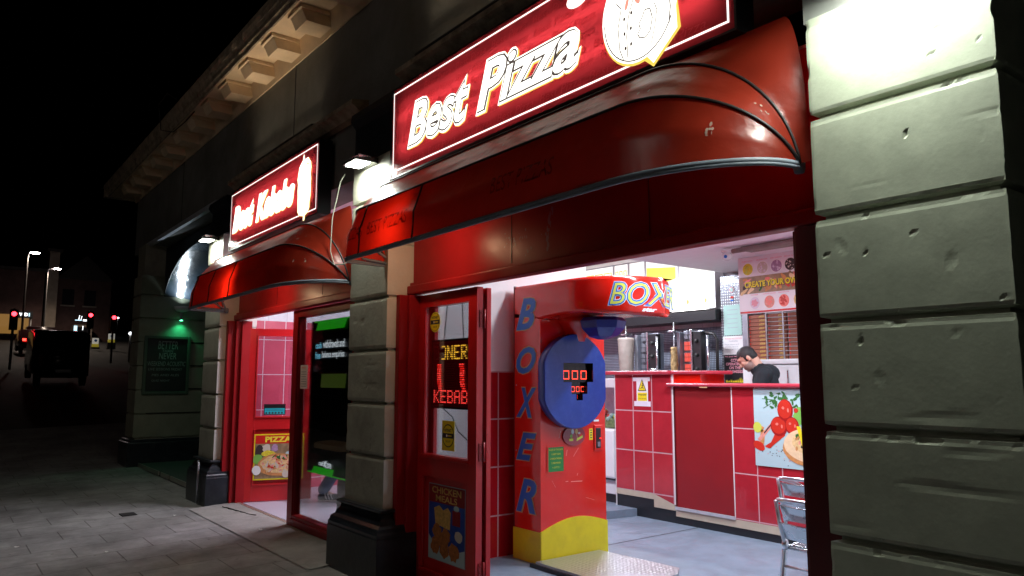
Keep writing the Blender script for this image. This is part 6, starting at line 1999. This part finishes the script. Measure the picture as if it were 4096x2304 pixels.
def vehicle(name, label, cat, x, y, L_, W2, Hh, paint, van, lights=True, tz=.85):
    zb = gz(x)
    t = thing(name, label, cat, (x - L_ / 2, y, zb))
    m = MB(paint)
    if van: prof = [(0, .35), (0, 1.0), (-.04, Hh - .12), (-.15, Hh), (-L_ * .72, Hh), (-L_ * .80, Hh - .1), (-L_ * .93, 1.15), (-L_, .95), (-L_ - .02, .35)]
    else: prof = [(0, .35), (0, .85), (-.35, .95), (-.9, Hh), (-2.3, Hh), (-3.2, .95), (-L_, .8), (-L_, .35)]
    bm = bmesh.new(); f = bm.faces.new([bm.verts.new((x + a, y - W2, zb + b + (gz(x + a) - zb) * .9)) for a, b in prof])
    r = bmesh.ops.extrude_face_region(bm, geom=[f]); bmesh.ops.translate(bm, vec=(0, 2 * W2, 0), verts=[v for v in r['geom'] if isinstance(v, bmesh.types.BMVert)])
    bmesh.ops.bevel(bm, geom=[e for e in bm.edges], offset=.07, segments=3, affect='EDGES', clamp_overlap=True)
    m.add([tuple(v.co) for v in bm.verts], [tuple(v.index for v in f.verts) for f in bm.faces], True); bm.free()
    m.build('body', t)
    m = MB('far_window')
    if van: m.box(x - .03, x + .012, y - W2 + .2, y - .05, zb + 1.15, zb + Hh - .3, .01); m.box(x - .03, x + .012, y + .05, y + W2 - .2, zb + 1.15, zb + Hh - .3, .01)
    else: m.poly([(x - .36, y - W2 + .2, zb + .98), (x - .36, y + W2 - .2, zb + .98), (x - .86, y + W2 - .3, zb + Hh - .05), (x - .86, y - W2 + .3, zb + Hh - .05)])
    m.build('rear_window', t)
    for dx in (.75, L_ - .8):
        for s in (-1, 1):
            m = MB('rubber'); zz_ = gz(x - dx) + .31
            m.lathe((x - dx, y + s * (W2 - .2), zz_), [(.2, 0), (.31, .02), (.31, .19), (.2, .21)], 18, (0, s, 0)); m.build('wheel', t)
    for s in (-1, 1):
        m = MB('tail_red' if lights else 'dark_red'); m.box(x + .0, x + .015, y + s * (W2 - .17) - .09, y + s * (W2 - .17) + .09, zb + tz - .07, zb + tz + .07, .005) if not van else m.box(x, x + .015, y + s * (W2 - .1) - .05, y + s * (W2 - .1) + .05, zb + .8, zb + 1.2)
        m.build('tail_light', t)
    m = MB('poster_white'); m.box(x + .0, x + .016, y - .25, y + .25, zb + .55, zb + .66); m.build('number_plate', t)
    return t
vehicle('parked_van', 'black van parked beyond the corner with its lights off', 'van', -31.5, 3.72, 4.9, .82, 2.0, 'van_paint', True, False)
vehicle('waiting_car', 'dark car with glowing tail light just left of the van', 'car', -52, 4.75, 4.2, .85, 1.4, 'car_paint', False)
vehicle('distant_car', 'farther car, red tail light showing above the van roof', 'car', -60, 5.75, 4.2, .85, 1.4, 'car_paint', False, True, 1.0)

def far_building(name, label, x0, x1, y0, y1, h, m_, wins, roof=0):
    zb = gz(max(x0, x1)) - .5
    t = thing(name, label, 'building', ((x0 + x1) / 2, (y0 + y1) / 2, zb))
    m = MB(m_); m.box(x0, x1, y0, y1, zb - 3, zb + h); m.build('wall', t)
    m = MB('far_roof')
    if roof: m.prism([(x0 - .2, y0 - .2, zb + h), (x0 - .2, y1 + .2, zb + h), (x0 - .2, (y0 + y1) / 2, zb + h + roof)], (x1 - x0 + .4, 0, 0))
    else: m.box(x0 - .2, x1 + .2, y0 - .2, y1 + .2, zb + h, zb + h + .25)
    m.build('roof', t)
    for (y, z, w, hh, mt) in wins:
        m = MB(mt); m.box(x1, x1 + .02, y, y + w, zb + z, zb + z + hh); m.mat('far_stone').box(x1, x1 + .08, y - .1, y + w + .1, zb + z - .12, zb + z); m.build('window', t)
    return t, zb
wins = [(y, z, 1.0, 1.5, 'far_window') for y in (2.6, 4.4) for z in (5.0, 8.0)]
far_building('corner_shop', 'low far shop with warm lit window at the left edge', -84, -74, -2, 6.9, 6.2, 'far_brick', [(1.4, .9, 4.6, 1.6, 'far_warm')])
far_building('terrace_house', 'tall dim brick house behind the two street lamps', -96, -74, 7.15, 7.9, 8.0, 'far_stone', [])
far_building('terrace_house', 'dark gabled house right of the pale corner', -100, -76, 8.1, 12.3, 5.8, 'far_brick', [(8.5, 3.5, .9, 1.4, 'far_window'), (10.2, 3.5, .9, 1.4, 'far_window')], 2.2)
far_building('terrace_house', 'far dark terrace closing the street on the right', -125, -105, 13, 24, 7, 'far_brick', [(15, 4, 1.2, 1.5, 'far_window'), (18, 4, 1.2, 1.5, 'far_window')], 3)
PB1 = facing_x(-72)
m = MB('black'); m.box(-72.3, -72.02, 4.75, 6.1, 6.45, 7.0); ptext(m, PB1, 'WD', 'far_white', 5.15, 6.60, 5.75, 6.86, 0, 0, .04); prect(m, PB1, 'far_blue', 5.80, 6.58, 5.88, 6.86, 0)
for y in (4.8, 6.0): m.mat('pole_steel').cyl((-72.2, y, gz(-72)), (-72.2, y, 6.5), .06, 6)
tag(m.build('lit_sign'), 'small blue-white lit sign beside the left red traffic light', 'sign')
x = -74
m = MB('far_stone'); zb = gz(x); m.box(x - 3, x, 9.3, 10.7, zb, 5.9 + .3); m.mat('far_window').box(x, x + .02, 9.4, 10.5, zb + .4, 6.0)
m.mat('far_white')
PK = facing_x(x + .03)
prect(m, PK, 'far_blue', 9.35, 6.55, 9.85, 6.62, 0); pline(m, PK, 'far_white', [(9.62, 6.6), (9.68, 7.0)], .05, 0); pline(m, PK, 'far_white', [(9.78, 6.6), (9.86, 6.95)], .04, 0); prect(m, PK, 'far_white', 9.95, 6.52, 10.35, 6.66, 0); prect(m, PK, 'far_blue', 9.3, 5.4, 9.55, 6.1, 0); prect(m, PK, 'far_white', 9.95, 5.75, 10.0, 6.1, 0)
tag(m.build('kiosk'), 'small lit kiosk with blue-white glints above the van', 'kiosk')
for i, (X, y, z, l) in enumerate([(-90, 14.1, 8.5, 'faint distant white light high on the right of the street'), (-90, 15.35, 8.1, 'brighter distant white light right of the faint one')]):
    t = thing('distant_lamp', l, 'lamp', (X, y, gz(X)), 'distant lamps at the top of the street')
    m = MB('pole_steel'); m.cyl((X, y, gz(X)), (X, y, z - .1), .05, 6); m.build('pole', t)
    m = MB('far_white'); m.ell((X, y, z), (.10, .12 + .06 * i, .10)); m.build('lens', t)

# a street lamp stands behind the viewer, over the pavement opposite
t = thing('street_lamp', 'street lamp across the road behind the viewer', 'street lamp', (-6, -9, 0), 'street lamps up the hill')
m = MB('pole_steel'); m.tube([(-6, -9, -.13), (-6, -9, 7.6), (-6, -8.2, 7.9)], [.08, .055, .04], 10); m.build('pole', t)
m = MB('street_led'); m.box(-6.12, -5.88, -8.5, -7.9, 7.84, 7.87); m.build('lens', t)
m = MB('pole_steel'); m.box(-6.14, -5.86, -8.55, -7.85, 7.87, 7.95, .02); m.build('lamp_head', t)
spot(t, (-6, -8.2, 7.8), (-6, -4, 0), 45, R(160), .5, (1, .72, .46), .15)
